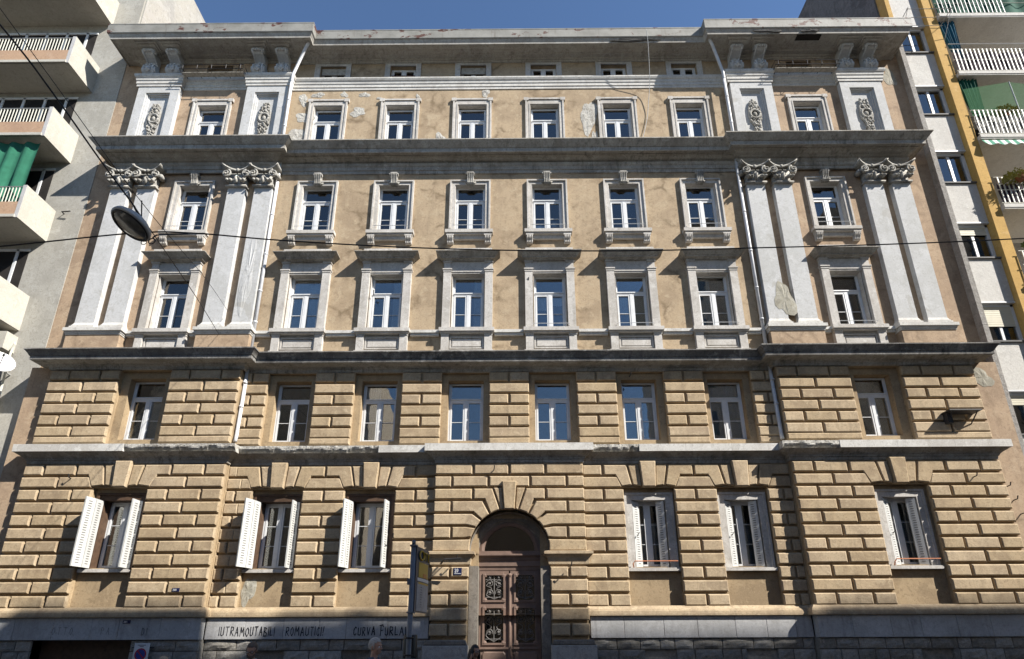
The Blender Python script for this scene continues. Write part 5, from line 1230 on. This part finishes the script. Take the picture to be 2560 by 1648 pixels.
# bus stop
bs = empty('bus_stop_sign', (-.15, -9.9, GZ), 'grey bus stop pole with curved blue and yellow sign, left of the door', 'bus stop')
PX, PY = -.15, -9.9
m = MB(); m.tube([(PX, PY, GZ), (PX, PY, 2.78)], .034, 10); m.tube([(PX, PY, 2.78), (PX, PY, 2.84)], .025, 8); m.build('pole', M['polemetal'], bs, True)
def bent(x0, z0, z1, u0, u1, mat, name, off=0.):
    m = MB(); n = 8; P = []
    for k in range(n+1):
        u = u0+(u1-u0)*k/n; P.append((PX+.045+.055*math.sin(math.pi*min(1, u/.55)*.5)+off+.05*u, PY+u))
    vs = [(x, y, z0) for x, y in P]+[(x, y, z1) for x, y in P]+[(x-.02, y, z0) for x, y in P]+[(x-.02, y, z1) for x, y in P]; L = n+1
    fs = [f for k in range(n) for f in ((k, k+1, L+k+1, L+k), (2*L+k, 3*L+k, 3*L+k+1, 2*L+k+1), (k, 2*L+k, 2*L+k+1, k+1), (L+k, L+k+1, 3*L+k+1, 3*L+k))]+[(0, L, 3*L, 2*L), (n, 2*L+n, 3*L+n, L+n)]
    m.add(vs, fs); m.build(name, M[mat], bs)
bent(0, 1.90, 2.76, 0, .55, 'signdark', 'sign_panel'); bent(0, 1.92, 2.29, .06, .54, 'signgrey', 'timetable', .004); bent(0, 2.31, 2.35, .06, .54, 'signwhite', 'stop_name', .004)
bent(0, 2.27, 2.295, .1, .52, 'signyellow', 'timetable_header', .006); bent(0, 2.36, 2.56, .10, .50, 'signyellow', 'yellow_field', .004); bent(0, 2.365, 2.42, .26, .42, 'signorange', 'orange_bus', .007)
def pp3(u, z): return (PX+.045+.055*math.sin(math.pi*min(1, u/.55)*.5)+.012+.05*u, PY+u, z)
m = MB(); m.tube([pp3(.17+.085*math.cos(t), 2.655+.06*math.sin(t)) for t in [k*math.pi/8 for k in range(17)]], .012, 5); m.tube([pp3(.33, 2.60), pp3(.33, 2.71)], .01, 4); m.tube([pp3(.28, 2.705), pp3(.38, 2.705)], .01, 4); m.tube([pp3(.43, 2.71), pp3(.46, 2.60), pp3(.49, 2.71)], .01, 4); m.build('emblem', M['signyellow'], bs)
m = MB(); [m.box(pp3(.2, 0)[0]-.002, pp3(.2, 0)[0]+.004, PY+.14, PY+.50, 1.97+.032*k, 1.974+.032*k) for k in range(9)]; m.build('timetable_lines', M['polemetal'], bs)
m = MB(); [MB().box(*a).build('clamp', M['polemetal'], bs) for a in ((PX-.045, PX+.05, PY-.04, PY+.06, 1.885, 1.905), (PX-.045, PX+.05, PY-.04, PY+.06, 2.755, 2.775), (PX-.06, PX-.02, PY-.03, PY+.03, 2.25, 2.33))]
m = MB(); n = 14
m.lathe([(.001, 1.33), (.085, 1.33), (.09, 1.35), (.09, 1.60), (.085, 1.62), (.001, 1.62)], (PX, PY+.10, 0), n=16); m.build('litter_box', M['black'], bs, True)
[MB().tube([(PX-.06, PY+.0, z), (PX-.03, PY-.045, z), (PX+.03, PY-.045, z), (PX+.06, PY, z)], .01, 5).build('strap', M['black'], bs) for z in (1.58, 1.37)]

# ------------------------------------------------------------------ people
def remeshed(mb, name, voxel, mat):
    me = mb.mesh(name+'_raw', mat); t = bpy.data.objects.new('tmp', me); COL.objects.link(t)
    md = t.modifiers.new('r', 'REMESH'); md.mode = 'VOXEL'; md.voxel_size = voxel; md.use_smooth_shade = True
    sm = t.modifiers.new('s', 'SMOOTH'); sm.factor = .5; sm.iterations = 4
    dg = bpy.context.evaluated_depsgraph_get(); out = bpy.data.meshes.new_from_object(t.evaluated_get(dg)); out.name = name
    bpy.data.objects.remove(t); bpy.data.meshes.remove(me); out.materials.clear(); out.materials.append(mat); return out
def limb(mb, pts, rad, n=10):
    P = bez(pts, 5); L = len(rad)-1; rr = []
    for i in range(len(P)):
        t = i/(len(P)-1)*L; k = min(int(t), L-1); rr.append(rad[k]+(rad[k+1]-rad[k])*(t-k))
    mb.tube(P, rr, n); mb.ball(P[0], rr[0], n, 6); mb.ball(P[-1], rr[-1], n, 6)
def loft(mb, secs, n=18):
    vs = []; fs = []
    for z, rx, ry, cy in secs:
        for k in range(n): t = 2*math.pi*k/n; vs.append((rx*math.cos(t), cy+ry*math.sin(t), z))
    for i in range(len(secs)-1):
        for k in range(n): fs.append((i*n+k, i*n+(k+1) % n, (i+1)*n+(k+1) % n, (i+1)*n+k))
    fs += [tuple(range(n))[::-1], tuple((len(secs)-1)*n+k for k in range(n))]; mb.add(vs, fs)
def person(label, x, y, height, turn, headyaw, headpitch, mats, hair, pose='stand', glasses=False, beard=False, female=False):
    s = height/1.76; e = empty('person', (x, y, GZ+.004), label, 'person'); rot = Matrix.Rotation(turn, 3, 'Z')
    sk, top, leg, hr_, shoe = (M[k] for k in mats); hy = Matrix.Rotation(headyaw, 3, 'Z') @ Matrix.Rotation(headpitch, 3, 'X'); hp0 = Vector((0, .01, 1.50))
    def hd(p): return hp0+hy @ (Vector(p)-hp0)
    wS = .19 if not female else .165
    arms = {}
    for q in (-1, 1):
        if pose == 'phone' and q == -1: arms[q] = [(q*wS, .0, 1.38), (q*.24, -.06, 1.12), (q*.13, -.14, 1.44)]
        elif pose == 'walk': arms[q] = [(q*wS, 0, 1.38), (q*.235, .05*q, 1.12), (q*.24, -.12+.1*q, .88)]
        else: arms[q] = [(q*wS, 0, 1.38), (q*.24, .03, 1.12), (q*.25, -.07, .87)]
    legs = {q: [(q*.09, 0, .93), (q*.10, -.02+(.06*q if pose == 'walk' else 0), .50), (q*.10, .03+(.14*q if pose == 'walk' else 0), .085)] for q in (-1, 1)}
    torso = [(.86, .155, .11, 0), (.95, .165, .118, 0), (1.06, .148, .108, 0), (1.18, .16, .118, -.005), (1.30, wS+.0, .125, 0), (1.39, wS-.02, .105, .005), (1.435, .12, .08, .01), (1.47, .062, .06, .01)]
    # body: one continuous surface
    b = MB(); loft(b, torso)
    limb(b, [(0, .015, 1.42), hd((0, .005, 1.54))], [.058, .052])
    rm = hy
    b.ball(hd((0, .01, 1.655)), Vector((.075, .096, .100)), 16, 10, rm); b.ball(hd((0, -.022, 1.60)), Vector((.058, .066, .078)), 14, 8, rm); b.ball(hd((0, -.062, 1.548)), Vector((.03, .028, .024)), 10, 6, rm)
    b.tube([hd((0, -.082, 1.645)), hd((0, -.108, 1.605)), hd((0, -.09, 1.595))], [.010, .017, .012], 8); b.tube([hd((-.045, -.078, 1.662)), hd((.045, -.078, 1.662))], .012, 6)
    b.tube([hd((-.022, -.086, 1.567)), hd((.022, -.086, 1.567))], .009, 6)
    for q in (-1, 1):
        b.ball(hd((q*.075, .015, 1.622)), Vector((.012, .02, .032)), 8, 6, rm); b.ball(hd((q*.038, -.062, 1.60)), Vector((.026, .024, .024)), 8, 5, rm)
        limb(b, arms[q], [.052, .04, .028]); limb(b, legs[q], [.085, .058, .038])
        w_ = Vector(arms[q][2]); fdir = (w_-Vector(arms[q][1])).normalized(); side = Vector((0, 1, 0)).cross(fdir).normalized() if abs(fdir.y) < .95 else Vector((1, 0, 0)); nrm = fdir.cross(side)
        pc_ = w_+fdir*.055; b.obox(pc_, side*.036, nrm*.013, fdir*.05)
        for f in range(4):
            o_ = side*(-.027+.018*f); l = (.07, .082, .078, .062)[f]; p0 = w_+fdir*.10+o_; b.tube([p0, p0+fdir*l*.45+nrm*.008, p0+fdir*l*.8+nrm*.028], [.0095, .009, .0075], 6)
        p0 = w_+fdir*.03-side*.036*q; b.tube([p0, p0-side*.03*q+fdir*.03, p0-side*.032*q+fdir*.065+nrm*.012], [.012, .0105, .008], 6)
        f0 = Vector(legs[q][2]); b.tube([f0+Vector((0, .045, -.045)), f0+Vector((0, -.06, -.05)), f0+Vector((0, -.16, -.06))], [.034, .036, .026], 8)
    def put(mb, nm, mat, vox, par=e):
        me = remeshed(mb, nm, vox, mat) if vox else mb.mesh(nm, mat, True); me.transform(Matrix.Scale(s, 4)); me.transform(rot.to_4x4())
        return link(nm, me, None, par, (x, y, GZ+.004))
    body = put(b, 'body', sk, .010)
    # clothes
    c = MB(); loft(c, [(z, rx+.014, ry+.014, cy) for z, rx, ry, cy in torso[:-1]]+[(1.452, .082, .075, .01)])
    long_ = pose == 'suit' or mats[1] in ('suit', 'coat')
    for q in (-1, 1):
        a = [Vector(p) for p in arms[q]]
        limb(c, a if long_ else [a[0], a[0].lerp(a[1], .5), a[0].lerp(a[1], .8)], [.072, .055, .043] if long_ else [.072, .066, .062])
    if long_: c.tube([(0, 0, .95), (0, 0, .80)], [.175, .185], 16)
    put(c, 'jacket' if mats[1] == 'suit' else 'shirt', top, .011, e)
    col_ = MB(); n = 14
    for k in range(n-2):
        t0, t1 = math.pi*(-.5)+.35+(2*math.pi-.7)*k/(n-2), math.pi*(-.5)+.35+(2*math.pi-.7)*(k+1)/(n-2)
        P = [(.078*math.cos(t), .012+.072*math.sin(t)) for t in (t0, t1)]; Q = [(.105*math.cos(t), .01+.095*math.sin(t)) for t in (t0, t1)]
        col_.quad((*P[0], 1.485), (*P[1], 1.485), (*Q[1], 1.435), (*Q[0], 1.435))
    col_.recalc = False; put(col_, 'collar', M['signwhite'] if mats[1] == 'suit' else top, None)
    if mats[1] == 'suit':
        sf = MB(); sf.add([(-.055, -.122, 1.43), (.055, -.122, 1.43), (.02, -.15, 1.22), (-.02, -.15, 1.22), (-.055, -.10, 1.46), (.055, -.10, 1.46)], [(0, 1, 2, 3), (4, 5, 1, 0)]); sf.recalc = False; put(sf, 'shirt_front', M['shirtblue'], None)
    t_ = MB(); loft(t_, [(.84, .165, .12, 0), (.95, .172, .126, 0), (1.03, .158, .116, 0)])
    for q in (-1, 1): limb(t_, legs[q], [.098, .072, .058])
    put(t_, 'trousers', leg, .012); sh_ = MB()
    for q in (-1, 1): f0 = Vector(legs[q][2]); sh_.tube([f0+Vector((0, .06, -.045)), f0+Vector((0, -.05, -.045)), f0+Vector((0, -.17, -.055))], [.042, .044, .033], 10); sh_.ball(f0+Vector((0, -.165, -.055)), .034, 8, 5); sh_.ball(f0+Vector((0, .055, -.045)), .042, 8, 5)
    put(sh_, 'shoes', shoe, .009)
    # hair
    h = MB(); N_, M_ = 20, 12
    def hv(i, k):
        ph = math.pi*.72*i/M_; t = 2*math.pi*k/N_; r_ = Vector((.083, .105, .108)); wob = 1+.035*math.sin(5*t+i)+.03*math.sin(9*t-2*i)
        return Vector((r_.x*math.sin(ph)*math.cos(t)*wob, .014+r_.y*math.sin(ph)*math.sin(t)*wob, 1.662+r_.z*math.cos(ph)))
    for i in range(M_):
        for k in range(N_):
            P = [hv(i, k), hv(i, k+1), hv(i+1, k+1), hv(i+1, k)]; cc = sum(P, Vector())/4
            if cc.z < 1.69 and cc.y < (-.02 if hair != 'long' else -.045): continue
            if cc.z < 1.715 and cc.y < -.055: continue
            if hair != 'long' and cc.z < 1.60 and cc.y < .05: continue
            h.add([hd(p) for p in P], [(0, 1, 2, 3)])
    if hair == 'long':
        for k in range(13):
            t = math.pi*(-.12)+math.pi*1.24*k/12; a = Vector((.085*math.cos(t), .02+.10*math.sin(t), 1.66)); h.tube([hd(a), hd((a.x*1.12, a.y*1.1, 1.56)), hd((a.x*1.2, a.y*1.05, 1.45)), (a.x*1.15, a.y*1.1+.01, 1.33)], [.026, .034, .032, .012], 7)
    h.recalc = False; put(h, 'hair', hr_, None)
    if beard:
        bd = MB()
        for k in range(9): t = math.pi*(1.08+.84*k/8); bd.ball(hd((.058*math.cos(t), -.022+.068*math.sin(t), 1.565-.02*abs(math.sin(t)))), (.018, .016, .028), 6, 4)
        put(bd, 'beard', hr_, None)
    for q in (-1, 1):
        ey = MB(); ey.ball(hd((q*.033, -.079, 1.632)), .012, 8, 6); put(ey, 'eye', M['signwhite'], None); pu = MB(); pu.ball(hd((q*.033, -.0895, 1.632)), .0055, 6, 5); put(pu, 'pupil', M['black'], None)
    if glasses:
        g = MB()
        for q in (-1, 1): g.tube([hd((q*.036+.026*math.cos(t), -.099, 1.632+.019*math.sin(t))) for t in [k*math.pi/7 for k in range(15)]], .0035, 5); g.tube([hd((q*.062, -.098, 1.636)), hd((q*.078, .01, 1.64))], .003, 5)
        g.tube([hd((-.01, -.1, 1.636)), hd((.01, -.1, 1.636))], .003, 5); put(g, 'glasses', M['spec'], None)
    if pose == 'phone':
        w_ = Vector(arms[-1][2]); ph_ = MB(); ph_.obox(w_+Vector((.03, -.01, .09)), (.006, .004, 0), (-.02, .03, 0), (0, .01, .07)); put(ph_, 'phone', M['black'], None)
    return e
person('grey-haired person in a grey-blue polo shirt looking right, left of the bus stop pole', -.95, -8.39, 1.775, R(35), R(42), R(3), ('skin', 'shirt', 'trouser', 'hairgrey', 'shoe'), 'short')
person('bearded person with glasses, dark jacket and light blue shirt, head lowered under the graffiti', -3.16, -7.65, 1.72, R(8), R(-2), R(20), ('skin', 'suit', 'trouser', 'hairbrown', 'shoe'), 'short', 'walk', True, True)
person('person with long black hair holding a phone to the face in front of the door', .44, -6.24, 1.64, R(20), R(18), R(6), ('skin', 'coat', 'trouser', 'hairblack', 'shoe'), 'long', 'phone', True, False, True)
person('fair-haired person whose crown just shows at the bottom edge beside the no-parking sign', -4.54, -7.8, 1.50, R(0), R(30), R(10), ('skin', 'shirt', 'trouser', 'hairfair', 'shoe'), 'short')
